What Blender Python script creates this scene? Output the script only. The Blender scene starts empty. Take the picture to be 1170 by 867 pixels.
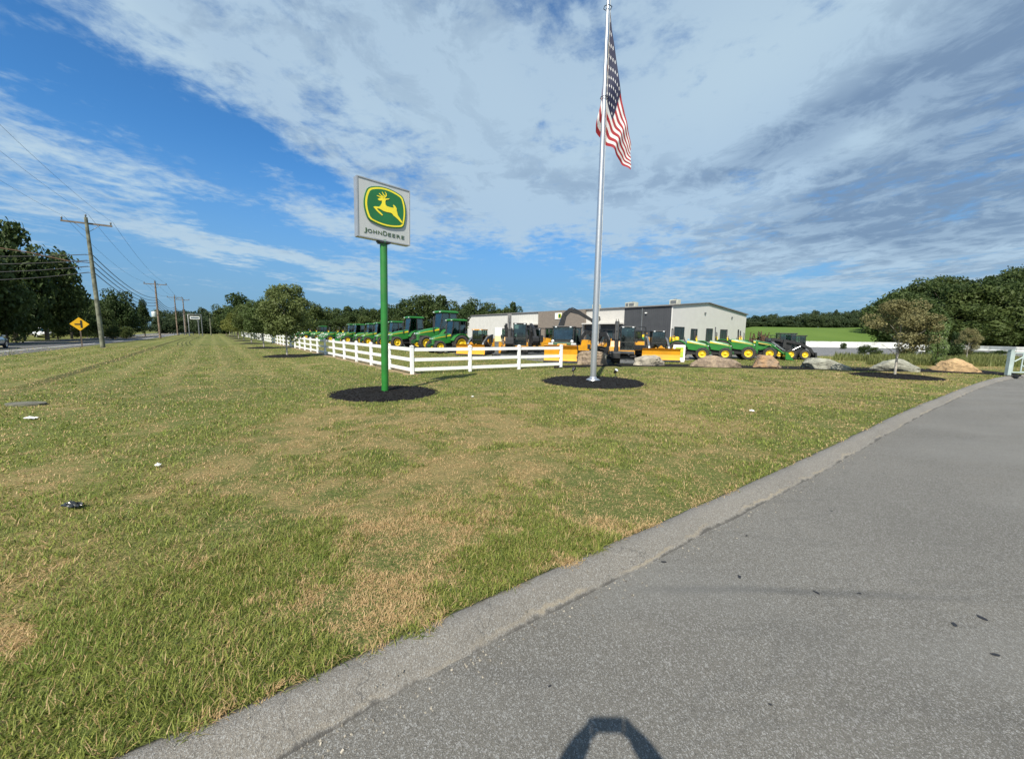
import bpy, bmesh, math, random
import numpy as np
from mathutils import Vector, Matrix, noise as mnoise
from mathutils.geometry import delaunay_2d_cdt
C = bpy.context.scene
COL = C.collection
R = math.radians
PI = math.pi

# ------------------------------------------------------------------ camera
FPX = 437.0; CAMZ = 1.75
pit = math.atan((433.5-381)/FPX); rol = R(.8)
Fv = Vector((0, math.cos(pit), -math.sin(pit)))
R0 = Vector((1,0,0)); U0 = Vector((0, math.sin(pit), math.cos(pit)))
Rv = R0*math.cos(rol)+U0*math.sin(rol); Uv = U0*math.cos(rol)-R0*math.sin(rol)
def pdir(px, py):
    return (Fv*FPX + Rv*(px-585) + Uv*(433.5-py)).normalized()
def G(px, py, z=0):
    v = pdir(px, py); t = (z-CAMZ)/v.z
    return Vector((v.x*t, v.y*t, z))
def at(px, Y):
    v = pdir(px, 385); return v.x/v.y*Y
def ztop(px, py, Y):
    v = pdir(px, py); return CAMZ+v.z/v.y*Y
def W(a, p, z=0): return Vector((-.616*a+.788*p, .788*a+.616*p, z))

cam = bpy.data.cameras.new('camera'); camo = bpy.data.objects.new('camera', cam); COL.objects.link(camo)
cam.sensor_width = 36; cam.lens = 36*FPX/1170; cam.clip_start = .02; cam.clip_end = 6000
M = Matrix((Rv, Uv, -Fv)).transposed().to_4x4(); M.translation = Vector((0,0,CAMZ)); camo.matrix_world = M
C.camera = camo
C.render.resolution_x = 1024; C.render.resolution_y = 758
C.view_settings.view_transform = 'Standard'; C.view_settings.look = 'None'; C.view_settings.gamma = 1
C.view_settings.exposure = 0.58

# ------------------------------------------------------------------ materials
def NN(nt, t, **k):
    n = nt.nodes.new(t)
    for a, b in k.items(): setattr(n, a, b)
    return n
def mth(nt, op, a, b=None, c=None, clamp=False):
    n = nt.nodes.new('ShaderNodeMath'); n.operation = op; n.use_clamp = clamp
    for i, v in enumerate((a, b, c)):
        if v is None: continue
        if isinstance(v, (int, float)): n.inputs[i].default_value = v
        else: nt.links.new(v, n.inputs[i])
    return n.outputs[0]
def mixc(nt, f, a, b, mode='MIX'):
    n = nt.nodes.new('ShaderNodeMix'); n.data_type = 'RGBA'; n.blend_type = mode; n.clamp_factor = True
    for s, v in ((n.inputs[0], f), (n.inputs[6], a), (n.inputs[7], b)):
        if isinstance(v, (int, float)): s.default_value = v
        elif isinstance(v, tuple): s.default_value = (*v[:3], 1)
        else: nt.links.new(v, s)
    return n.outputs[2]
def sstep(nt, v, lo, hi, o0=0., o1=1.):
    n = nt.nodes.new('ShaderNodeMapRange'); n.interpolation_type = 'SMOOTHSTEP'; n.clamp = True
    if isinstance(v, (int, float)): n.inputs[0].default_value = v
    else: nt.links.new(v, n.inputs[0])
    for i, x in zip((1,2,3,4), (lo, hi, o0, o1)): n.inputs[i].default_value = x
    return n.outputs[0]
def nz(nt, vec, scale, detail=4, rough=.55, dist=0.):
    n = nt.nodes.new('ShaderNodeTexNoise')
    n.inputs['Scale'].default_value = scale; n.inputs['Detail'].default_value = detail
    n.inputs['Roughness'].default_value = rough; n.inputs['Distortion'].default_value = dist
    if vec is not None: nt.links.new(vec, n.inputs['Vector'])
    return n.outputs['Fac']
def newmat(name):
    m = bpy.data.materials.new(name); m.use_nodes = True; nt = m.node_tree
    return m, nt, nt.nodes['Principled BSDF']
MATS = {}
def mat(name, col, rough=.6, metal=0., var=.12, scale=6., bump=.0, bscale=40., coat=0., col2=None, dirt=0.):
    if name in MATS: return MATS[name]
    m, nt, p = newmat(name)
    tc = NN(nt, 'ShaderNodeTexCoord').outputs['Object']
    f = nz(nt, tc, scale, 5)
    c2 = col2 if col2 else tuple(c*(1-var*2.2) for c in col)
    c1 = col if col2 else tuple(min(1, c*(1+var)) for c in col)
    c = mixc(nt, sstep(nt, f, .3, .7), c1, c2)
    if dirt:
        d = nz(nt, tc, scale*.4, 6, .65)
        c = mixc(nt, mth(nt, 'MULTIPLY', sstep(nt, d, .48, .75), dirt), c, (.16, .13, .09))
    nt.links.new(c, p.inputs['Base Color'])
    p.inputs['Metallic'].default_value = metal
    nt.links.new(sstep(nt, f, 0, 1, max(.03, rough-.1), min(1, rough+.1)), p.inputs['Roughness'])
    if coat: p.inputs['Coat Weight'].default_value = coat; p.inputs['Coat Roughness'].default_value = .08
    if bump:
        b = NN(nt, 'ShaderNodeBump'); b.inputs['Strength'].default_value = bump; b.inputs['Distance'].default_value = .02
        nt.links.new(nz(nt, tc, bscale, 4), b.inputs['Height']); nt.links.new(b.outputs[0], p.inputs['Normal'])
    MATS[name] = m; return m

GREEN = mat('green_paint', (.020,.17,.026), .42, 0, .1, 3, coat=.25, dirt=.25)
DGREEN = mat('dark_green_paint', (.012,.07,.022), .4, 0, .1, 3)
YEL = mat('yellow_paint', (.72,.49,.01), .55, 0, .08, 4, coat=.05, dirt=.15)
AMB = mat('amber_paint', (.60,.28,.015), .4, 0, .08, 3, coat=.3, dirt=.25)
BLADE = mat('blade_paint', (.70,.33,.018), .38, 0, .06, 2, coat=.4, dirt=.1)
TYRE = mat('tyre_rubber', (.022,.021,.02), .85, 0, .3, 8, bump=.3, col2=(.05,.045,.04))
BLACK = mat('black_metal', (.028,.028,.029), .45, 0, .2, 6)
DGREY = mat('dark_grey_metal', (.06,.065,.07), .45, .2, .2, 5)
MGREY = mat('mid_grey_metal', (.22,.23,.235), .4, .5, .15, 5)
WHITE = mat('white_vinyl', (.80,.80,.79), .45, 0, .03, 3, dirt=.06)
WPAINT = mat('white_paint', (.78,.78,.76), .5, 0, .05, 3, dirt=.08)
CREAM = mat('cream_panel', (.72,.62,.36), .5, 0, .05, 3)
LAMP = mat('lamp_lens', (.75,.77,.78), .15, .3, .05, 10)
SEATY = mat('yellow_vinyl', (.75,.55,.02), .5, 0, .06, 8)
BLUE = mat('blue_cloth', (.16,.38,.62), .8, 0, .15, 9, bump=.3)
RUST = mat('rusty_steel', (.10,.055,.03), .8, .3, .3, 12, bump=.4, bscale=60)
CHROME = mat('brushed_steel', (.62,.63,.64), .3, .9, .05, 14)
ALU = mat('brushed_aluminium', (.60,.61,.63), .38, .85, .05, 18)
def glass(name, col=(.02,.035,.035)):
    m, nt, p = newmat(name)
    tc = NN(nt, 'ShaderNodeTexCoord').outputs['Object']
    nt.links.new(mixc(nt, nz(nt, tc, 1.2, 2), col, tuple(c*2.5 for c in col)), p.inputs['Base Color'])
    p.inputs['Roughness'].default_value = .12; p.inputs['Specular IOR Level'].default_value = .35
    return m
def clear_glass(name, tint=(.50,.66,.62)):
    m, nt, p = newmat(name)
    tr = NN(nt, 'ShaderNodeBsdfTransparent'); tr.inputs[0].default_value = (*tint, 1)
    gl = NN(nt, 'ShaderNodeBsdfGlossy'); gl.inputs['Roughness'].default_value = .04; gl.inputs[0].default_value = (.8,.9,.9,1)
    fz = NN(nt, 'ShaderNodeFresnel'); fz.inputs[0].default_value = 1.5
    tc = NN(nt, 'ShaderNodeTexCoord').outputs['Object']
    mx = NN(nt, 'ShaderNodeMixShader'); nt.links.new(mth(nt, 'ADD', mth(nt, 'MULTIPLY', fz.outputs[0], 1.2), mth(nt, 'MULTIPLY', nz(nt, tc, 2.5, 3), .17)), mx.inputs[0])
    nt.links.new(tr.outputs[0], mx.inputs[1]); nt.links.new(gl.outputs[0], mx.inputs[2]); nt.links.new(mx.outputs[0], nt.nodes['Material Output'].inputs[0]); return m
GLASS = clear_glass('tinted_glass', (.36,.50,.46)); WGLASS = glass('window_glass', (.02,.03,.035))

# ------------------------------------------------------------------ mesh helpers
class MB:
    def __init__(s): s.v = []; s.f = []; s.sm = []; s.mi = []
    def add(s, vs, fs, smooth=False, mi=0, T=None):
        o = len(s.v)
        for v in vs:
            v = Vector(v); s.v.append(tuple(T @ v) if T is not None else tuple(v))
        for f in fs: s.f.append(tuple(i+o for i in f)); s.sm.append(smooth); s.mi.append(mi)
        return s
    def box(s, c, d, rz=0, ry=0, rx=0, mi=0, T=None, bev=0.):
        x, y, z = d[0]/2, d[1]/2, d[2]/2
        m = Matrix.Translation(Vector(c)) @ Matrix.Rotation(rz,4,'Z') @ Matrix.Rotation(ry,4,'Y') @ Matrix.Rotation(rx,4,'X')
        if T is not None: m = T @ m
        if bev > 0:
            bm = bmesh.new(); bmesh.ops.create_cube(bm, size=1)
            for v in bm.verts: v.co = Vector((v.co.x*d[0], v.co.y*d[1], v.co.z*d[2]))
            bmesh.ops.bevel(bm, geom=bm.edges[:], offset=bev, segments=2, affect='EDGES', profile=.6)
            bm.verts.index_update()
            s.add([v.co.copy() for v in bm.verts], [[v.index for v in f.verts] for f in bm.faces], False, mi, m); bm.free(); return s
        vs = [(-x,-y,-z),(x,-y,-z),(x,y,-z),(-x,y,-z),(-x,-y,z),(x,-y,z),(x,y,z),(-x,y,z)]
        return s.add(vs, [(0,3,2,1),(4,5,6,7),(0,1,5,4),(1,2,6,5),(2,3,7,6),(3,0,4,7)], False, mi, m)
    def tube(s, pts, r, n=8, mi=0, cap=True, T=None, smooth=True):
        pts = [Vector(p) for p in pts]; rs = r if isinstance(r, (list, tuple)) else [r]*len(pts)
        vs = []; fs = []; up = None
        for i, p in enumerate(pts):
            d = (pts[min(i+1, len(pts)-1)] - pts[max(i-1, 0)]).normalized()
            if up is None: up = Vector((0,0,1)) if abs(d.z) < .9 else Vector((1,0,0))
            a = d.cross(up).normalized(); b = a.cross(d).normalized(); up = b
            for k in range(n):
                t = 2*PI*(k+.5)/n; vs.append(p + (a*math.cos(t)+b*math.sin(t))*rs[i])
        for i in range(len(pts)-1):
            for k in range(n):
                k2 = (k+1) % n; fs.append((i*n+k, i*n+k2, (i+1)*n+k2, (i+1)*n+k))
        s.add(vs, fs, smooth, mi, T)
        if cap:
            o = len(vs)
            s.add(vs[:n], [tuple(range(n))], False, mi, T); s.add(vs[-n:], [tuple(reversed(range(n)))], False, mi, T)
        return s
    def lathe(s, prof, n=24, axis='Z', c=(0,0,0), mi=0, smooth=True, T=None):
        vs = []; fs = []
        for (r, h) in prof:
            for k in range(n):
                t = 2*PI*k/n; x, y = r*math.cos(t), r*math.sin(t)
                vs.append({'Z':(c[0]+x,c[1]+y,c[2]+h),'Y':(c[0]+x,c[1]+h,c[2]+y),'X':(c[0]+h,c[1]+x,c[2]+y)}[axis])
        for i in range(len(prof)-1):
            for k in range(n):
                k2 = (k+1)%n; fs.append((i*n+k, i*n+k2, (i+1)*n+k2, (i+1)*n+k))
        return s.add(vs, fs, smooth, mi, T)
    def prism(s, poly, y0, y1, plane='XZ', mi=0, T=None, smooth=False):
        n = len(poly); f = {'XZ':lambda a,b,h:(a,h,b),'XY':lambda a,b,h:(a,b,h),'YZ':lambda a,b,h:(h,a,b)}[plane]
        vs = [f(a,b,y0) for a,b in poly]+[f(a,b,y1) for a,b in poly]
        fs = [tuple(range(n)), tuple(range(2*n-1, n-1, -1))]
        for i in range(n): j = (i+1)%n; fs.append((j, i, i+n, j+n))
        return s.add(vs, fs, smooth, mi, T)
    def mesh(s, name, mats):
        me = bpy.data.meshes.new(name); me.from_pydata(s.v, [], s.f)
        for m in (mats if isinstance(mats, (list, tuple)) else [mats]): me.materials.append(m)
        me.polygons.foreach_set('use_smooth', s.sm); me.polygons.foreach_set('material_index', s.mi)
        bm = bmesh.new(); bm.from_mesh(me); bmesh.ops.recalc_face_normals(bm, faces=bm.faces[:]); bm.to_mesh(me); bm.free()
        me.update(); return me
    def build(s, name, mats, parent=None, loc=None, rz=0):
        o = bpy.data.objects.new(name, s.mesh(name, mats)); COL.objects.link(o)
        if parent is not None: o.parent = parent
        if loc is not None: o.location = loc
        if rz: o.rotation_euler.z = rz
        return o
def tag(o, label=None, cat=None, group=None, kind=None):
    if label: o['label'] = label
    if cat: o['category'] = cat
    if group: o['group'] = group
    if kind: o['kind'] = kind
    return o
def thing(name, label, cat, loc=(0,0,0), rz=0, group=None):
    o = bpy.data.objects.new(name, None); COL.objects.link(o); o.location = loc; o.rotation_euler = (0,0,rz)
    return tag(o, label, cat, group)
def dup(o, parent=None):
    c = o.copy(); COL.objects.link(c); c.parent = parent
    for ch in o.children: dup(ch, c)
    return c
def place(o, loc, rz, label, sc=1., group=None):
    o.location = loc; o.rotation_euler = (0,0,rz); o.scale = (sc,)*3 if isinstance(sc,(int,float)) else sc
    o['label'] = label
    if group: o['group'] = group
    return o
def az(deg):  # compass-like azimuth (0 = +Y, 90 = +X) -> rotation of local +X
    return R(90-deg)

# ------------------------------------------------------------------ sun and sky
sv = -pdir(693, 821); sun_el = math.asin(sv.z); sun_az = math.atan2(sv.x, sv.y)
sl = bpy.data.lights.new('sun', 'SUN'); sl.energy = 4.9; sl.angle = R(.55); sl.color = (1, .94, .83)
so = bpy.data.objects.new('sun', sl); COL.objects.link(so); so.rotation_euler = sv.to_track_quat('Z', 'Y').to_euler()
w = bpy.data.worlds.new('World'); C.world = w; w.use_nodes = True; nt = w.node_tree; nt.nodes.clear()
out = NN(nt, 'ShaderNodeOutputWorld'); bg = NN(nt, 'ShaderNodeBackground')
sky = NN(nt, 'ShaderNodeTexSky'); sky.sky_type = 'NISHITA'; sky.sun_disc = False
sky.sun_elevation = sun_el; sky.sun_rotation = sun_az % (2*PI); sky.air_density = 1.0; sky.dust_density = 0.; sky.ozone_density = 2.5
geo = NN(nt, 'ShaderNodeTexCoord').outputs['Generated']
nrm = NN(nt, 'ShaderNodeVectorMath', operation='NORMALIZE'); nt.links.new(geo, nrm.inputs[0]); D = nrm.outputs[0]
sep = NN(nt, 'ShaderNodeSeparateXYZ'); nt.links.new(D, sep.inputs[0])
zc = mth(nt, 'ADD', mth(nt, 'MAXIMUM', sep.outputs[2], 0.), .055)
px_ = mth(nt, 'DIVIDE', sep.outputs[0], zc); py_ = mth(nt, 'DIVIDE', sep.outputs[1], zc)
sa = R(9.4)   # direction the streaks run to
uu = mth(nt, 'SUBTRACT', mth(nt, 'MULTIPLY', px_, math.cos(sa)), mth(nt, 'MULTIPLY', py_, math.sin(sa)))
vv = mth(nt, 'ADD', mth(nt, 'MULTIPLY', px_, math.sin(sa)), mth(nt, 'MULTIPLY', py_, math.cos(sa)))
def comb(x, y, z=0.):
    n = NN(nt, 'ShaderNodeCombineXYZ')
    for i, v in enumerate((x, y, z)):
        if isinstance(v, (int, float)): n.inputs[i].default_value = v
        else: nt.links.new(v, n.inputs[i])
    return n.outputs[0]
P1 = comb(uu, mth(nt, 'MULTIPLY', vv, .5), 3.7)
P2 = comb(uu, mth(nt, 'MULTIPLY', vv, .8), 11.3)
P3 = comb(uu, vv, 5.1)
n1 = nz(nt, P1, 1.15, 7, .58, .25); n2 = nz(nt, P2, 4.2, 10, .66, .35); n3 = nz(nt, P3, .8, 6, .58, .2); n4 = nz(nt, P3, 9., 6, .62, .2)
# domain-warped direction for the large, hand-placed openings and banks
wn = NN(nt, 'ShaderNodeTexNoise'); nt.links.new(P1, wn.inputs['Vector']); wn.inputs['Scale'].default_value = 1.6; wn.inputs['Detail'].default_value = 5
wv = NN(nt, 'ShaderNodeVectorMath', operation='MULTIPLY_ADD'); nt.links.new(wn.outputs['Color'], wv.inputs[0]); wv.inputs[1].default_value = (.22,.22,.16); wv.inputs[2].default_value = (-.11,-.11,-.08)
wa = NN(nt, 'ShaderNodeVectorMath', operation='ADD'); nt.links.new(D, wa.inputs[0]); nt.links.new(wv.outputs[0], wa.inputs[1])
wnm = NN(nt, 'ShaderNodeVectorMath', operation='NORMALIZE'); nt.links.new(wa.outputs[0], wnm.inputs[0]); DW = wnm.outputs[0]
def lobe(px, py, sx, sy, amp, ang=0.):
    """an elliptic patch of sky of half sizes sx, sy (radians) round a fixed direction"""
    d = pdir(px, py); r = d.cross(Vector((0,0,1))).normalized(); u = r.cross(d).normalized()
    r2 = r*math.cos(ang)+u*math.sin(ang); u2 = u*math.cos(ang)-r*math.sin(ang)
    def dot(v, k):
        n = NN(nt, 'ShaderNodeVectorMath', operation='DOT_PRODUCT'); nt.links.new(DW, n.inputs[0]); n.inputs[1].default_value = tuple(v*k); return n.outputs['Value']
    a, b, c = dot(r2, 1/sx), dot(u2, 1/sy), dot(d, 1.)
    q = mth(nt, 'ADD', mth(nt, 'MULTIPLY', a, a), mth(nt, 'MULTIPLY', b, b))
    g = mth(nt, 'EXPONENT', mth(nt, 'MULTIPLY', q, -1.))
    return mth(nt, 'MULTIPLY', mth(nt, 'MULTIPLY', g, amp), sstep(nt, c, 0, .3))
def total(ls):
    t = ls[0]
    for l in ls[1:]: t = mth(nt, 'ADD', t, l)
    return t
cover = total([
    lobe(325, 180, .17, .040, -1.2, R(-27)), lobe(190, 140, .16, .035, -.75, R(-27)), lobe(60, 190, .10, .025, -.5, R(-10)), lobe(50, 112, .12, .03, -.35, R(-35)),
    lobe(300, 265, .28, .04, -.6, R(-6)), lobe(560, 310, .20, .05, -.75, R(0)), lobe(740, 295, .1, .035, -.5, R(0)),
    lobe(200, 310, .30, .03, -.45, R(-6)), lobe(860, 205, .07, .025, -.35, 0), lobe(1090, 240, .07, .03, -.35, 0), lobe(950, 330, .2, .04, -.3, 0),
    lobe(200, 365, .7, .05, -.35, 0), lobe(700, 350, .5, .04, -.15, 0),
    lobe(560, 80, .40, .22, .45, R(-25)), lobe(900, 80, .38, .25, .75, 0), lobe(230, 75, .55, .085, .7, R(-33)), lobe(380, 60, .3, .16, .45, R(-30)), lobe(110, 205, .26, .045, .85, R(-16)),
    lobe(330, 295, .38, .03, .65, R(-9)), lobe(650, 230, .35, .09, .4, 0), lobe(1000, 280, .4, .1, .45, 0), lobe(1120, 150, .2, .25, .5, 0)])
dens = mth(nt, 'ADD', mth(nt, 'ADD', mth(nt, 'MULTIPLY', n1, 1.1), mth(nt, 'MULTIPLY', n2, .85)), mth(nt, 'MULTIPLY', n4, .85))
dens = mth(nt, 'ADD', mth(nt, 'ADD', dens, -1.35), mth(nt, 'MULTIPLY', cover, .62))
dens = mth(nt, 'ADD', dens, mth(nt, 'MULTIPLY', sstep(nt, sep.outputs[1], .05, -.35), .75))   # cloud added to the unseen sky behind the camera, making the fill less blue
alpha = sstep(nt, dens, -.06, .46)
# thick grey undersides
thick = total([lobe(870, 180, .17, .045, .7, R(12)), lobe(640, 215, .2, .06, .35, 0), lobe(960, 250, .22, .06, .6, R(5)), lobe(1120, 110, .17, .22, .9, 0),
    lobe(1000, 215, .2, .04, .4, 0), lobe(240, 60, .25, .03, .25, R(-32)), lobe(1060, 255, .2, .05, .3, 0)])
bright = total([lobe(860, 60, .30, .09, .8, R(14)), lobe(560, 110, .22, .10, .35, R(-20)), lobe(1000, 175, .06, .03, .5, 0), lobe(640, 180, .06, .02, .3, 0), lobe(120, 205, .25, .035, .9, R(-14)), lobe(230, 95, .35, .04, .9, R(-32)), lobe(300, 300, .3, .02, .6, R(-9)), lobe(450, 140, .2, .05, .5, R(-25))])
tk = mth(nt, 'ADD', mth(nt, 'MULTIPLY', sstep(nt, n3, .36, .62), .5), mth(nt, 'ADD', thick, -.1))
tk = mth(nt, 'SUBTRACT', tk, mth(nt, 'MULTIPLY', bright, .6), clamp=True)
tk = mth(nt, 'SUBTRACT', tk, mth(nt, 'MULTIPLY', sstep(nt, n2, .42, .62), .5), clamp=True)
cloudcol = mixc(nt, tk, (4.5, 6.0, 7.4), (2.0, 2.95, 4.3))
cloudcol = mixc(nt, mth(nt, 'MULTIPLY', bright, .5, clamp=True), cloudcol, (6.0, 7.6, 8.3))
hs = NN(nt, 'ShaderNodeHueSaturation'); hs.inputs['Saturation'].default_value = 1.1; hs.inputs['Value'].default_value = 1.55; nt.links.new(sky.outputs[0], hs.inputs['Color'])
clear = mixc(nt, sstep(nt, sep.outputs[2], .38, .0, 0., .9), mixc(nt, 1., hs.outputs[0], (.42,.78,1.0), 'MULTIPLY'), (1.9, 3.35, 5.3))
nt.links.new(mixc(nt, mth(nt, 'MULTIPLY', alpha, .9), clear, cloudcol), bg.inputs['Color'])
bg.inputs['Strength'].default_value = .068
nt.links.new(bg.outputs[0], out.inputs[0])

# ------------------------------------------------------------------ ground
KG = [(-60,-33.5),(-14,-6.2),(-6,-1.55),(-3.2,.3),(-1.56,1.39),(-1.28,1.55),(-.97,1.76),(-.65,1.99),(-.11,2.36),(.82,3.0),(2.37,4.06),(3.73,5.0),(6.47,6.95),(9.6,9.2),(12.85,11.4),(18,14.9),(23.55,18.4),(28,20.6),(34,22.6),(60,27)]
def smooth_poly(pts, it=2):
    for _ in range(it):
        q = [pts[0]]
        for a, b in zip(pts, pts[1:]):
            q.append((a[0]*.75+b[0]*.25, a[1]*.75+b[1]*.25)); q.append((a[0]*.25+b[0]*.75, a[1]*.25+b[1]*.75))
        q.append(pts[-1]); pts = q
    return pts
KG = smooth_poly(KG, 2)
def offset(pl, d):
    o = []
    for i, p in enumerate(pl):
        a = Vector(pl[max(i-1,0)]); b = Vector(pl[min(i+1,len(pl)-1)]); t = (b-a).normalized()
        o.append((p[0]+t.y*d, p[1]-t.x*d))
    return o
def ss(a, b, x):
    t = max(0., min(1., (x-a)/(b-a))); return t*t*(3-2*t)
def terrain(x, y):
    p = .788*x+.616*y; q = x/max(y, 1.) ; z = 0.
    if y > 60:
        z += 5.6*ss(84, 150, y)*ss(.5, .62, q)
        z += 9.*ss(76, 135, y)*ss(.88, 1.25, q)
    if x < 0: z += 1.1*ss(-19.5, -26, p)
    return z
drive_poly = offset(KG, .07) + [(400, 27), (400, -300), (-200, -300)]
def inside(pt, poly):
    x, y = pt; c = False; j = len(poly)-1
    for i in range(len(poly)):
        xi, yi = poly[i]; xj, yj = poly[j]
        if (yi > y) != (yj > y) and x < (xj-xi)*(y-yi)/(yj-yi)+xi: c = not c
        j = i
    return c
def sheet(name, poly, z, m, follow=False):
    vs, es, fs, *_ = delaunay_2d_cdt([Vector(p) for p in poly], [], [list(range(len(poly)))], 1, 1e-5)
    me = bpy.data.meshes.new(name); me.from_pydata([(v.x, v.y, (terrain(v.x, v.y) if follow else 0)+z) for v in vs], [], [f for f in fs])
    me.materials.append(m); o = bpy.data.objects.new(name, me); COL.objects.link(o)
    bm = bmesh.new(); bm.from_mesh(me)
    for f in bm.faces:
        f.normal_update()
        if f.normal.z < 0: f.normal_flip()
    bm.to_mesh(me); bm.free()
    return o
# patch field shared by the soil and the blades: 0 = lush, 1 = straw
def patch(nt):
    pos = NN(nt, 'ShaderNodeNewGeometry').outputs['Position']
    fl = NN(nt, 'ShaderNodeVectorMath', operation='MULTIPLY'); nt.links.new(pos, fl.inputs[0]); fl.inputs[1].default_value = (1,1,0)
    a = nz(nt, fl.outputs[0], .42, 5, .66, .5); b = nz(nt, fl.outputs[0], 1.7, 5, .7, .5); c = nz(nt, fl.outputs[0], .055, 2, .5)
    t = mth(nt, 'ADD', mth(nt, 'MULTIPLY', a, .5), mth(nt, 'MULTIPLY', b, .5))
    sp = NN(nt, 'ShaderNodeSeparateXYZ'); nt.links.new(pos, sp.inputs[0])
    # drier middle of the verge, greener at the kerb side
    d = mth(nt, 'SUBTRACT', sp.outputs[1], mth(nt, 'ADD', mth(nt, 'MULTIPLY', sp.outputs[0], .66), 2.5))
    dry = mth(nt, 'MULTIPLY', mth(nt, 'MULTIPLY', sstep(nt, d, .1, 2.6), sstep(nt, d, 14, 5)), sstep(nt, sp.outputs[0], -9, -3))
    t = mth(nt, 'ADD', t, mth(nt, 'MULTIPLY', mth(nt, 'SUBTRACT', dry, .35), .085))
    t = mth(nt, 'ADD', t, mth(nt, 'MULTIPLY', mth(nt, 'SUBTRACT', c, .5), .12))
    return sstep(nt, t, .465, .60), sp, fl.outputs[0], b
def lawn_mat():
    m, nt, p = newmat('mown_grass')
    pf, sp, fl, b = patch(nt)
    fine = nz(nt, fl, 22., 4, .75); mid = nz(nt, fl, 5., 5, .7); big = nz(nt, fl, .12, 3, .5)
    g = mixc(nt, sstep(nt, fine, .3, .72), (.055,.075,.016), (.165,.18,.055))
    g = mixc(nt, mth(nt, 'MULTIPLY', sstep(nt, big, .4, .65), .5), g, (.15,.17,.042))
    g = mixc(nt, mth(nt, 'MULTIPLY', sstep(nt, mid, .5, .8), .5), g, (.24,.20,.085))
    s = mixc(nt, sstep(nt, fine, .3, .7), (.36,.26,.12), (.19,.15,.06))
    c = mixc(nt, mth(nt, 'MULTIPLY', pf, .72), g, s)
    # tracks of the mower, running with the verge
    pp = mth(nt, 'ADD', mth(nt, 'MULTIPLY', sp.outputs[0], .788), mth(nt, 'MULTIPLY', sp.outputs[1], .616))
    pp = mth(nt, 'ADD', pp, mth(nt, 'MULTIPLY', nz(nt, fl, .15, 2), .5))
    st = mth(nt, 'SINE', mth(nt, 'MULTIPLY', pp, 2*PI/1.55))
    al = mth(nt, 'SUBTRACT', mth(nt, 'MULTIPLY', sp.outputs[1], .788), mth(nt, 'MULTIPLY', sp.outputs[0], .616))
    on = mth(nt, 'MULTIPLY', mth(nt, 'MULTIPLY', sstep(nt, al, 11, 20), sstep(nt, pp, 4.3, 3.2)), sstep(nt, pp, -9.5, -8.5))
    c = mixc(nt, mth(nt, 'MULTIPLY', mth(nt, 'MULTIPLY', sstep(nt, st, -.2, 1.), on), mth(nt, 'MULTIPLY', nz(nt, fl, .5, 4, .7), .62)), c, (.25,.23,.09))
    rut = mth(nt, 'MULTIPLY', sstep(nt, mth(nt, 'ABSOLUTE', mth(nt, 'ADD', pp, 4.05)), .32, .1), sstep(nt, al, 14, 20))
    c = mixc(nt, mth(nt, 'MULTIPLY', rut, .75), c, (.045,.05,.015))
    # meadow on the rising ground
    lush = mth(nt, 'MULTIPLY', sstep(nt, sp.outputs[1], 74, 80), sstep(nt, sp.outputs[0], 20, 40))
    c = mixc(nt, lush, c, mixc(nt, nz(nt, fl, .06, 4), (.06,.115,.018), (.12,.18,.035)))
    nt.links.new(c, p.inputs['Base Color']); p.inputs['Roughness'].default_value = .9; p.inputs['Specular IOR Level'].default_value = .15
    bp = NN(nt, 'ShaderNodeBump'); bp.inputs['Strength'].default_value = .9; bp.inputs['Distance'].default_value = .05
    nt.links.new(mth(nt, 'ADD', fine, mid), bp.inputs['Height']); nt.links.new(bp.outputs[0], p.inputs['Normal'])
    return m
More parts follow.
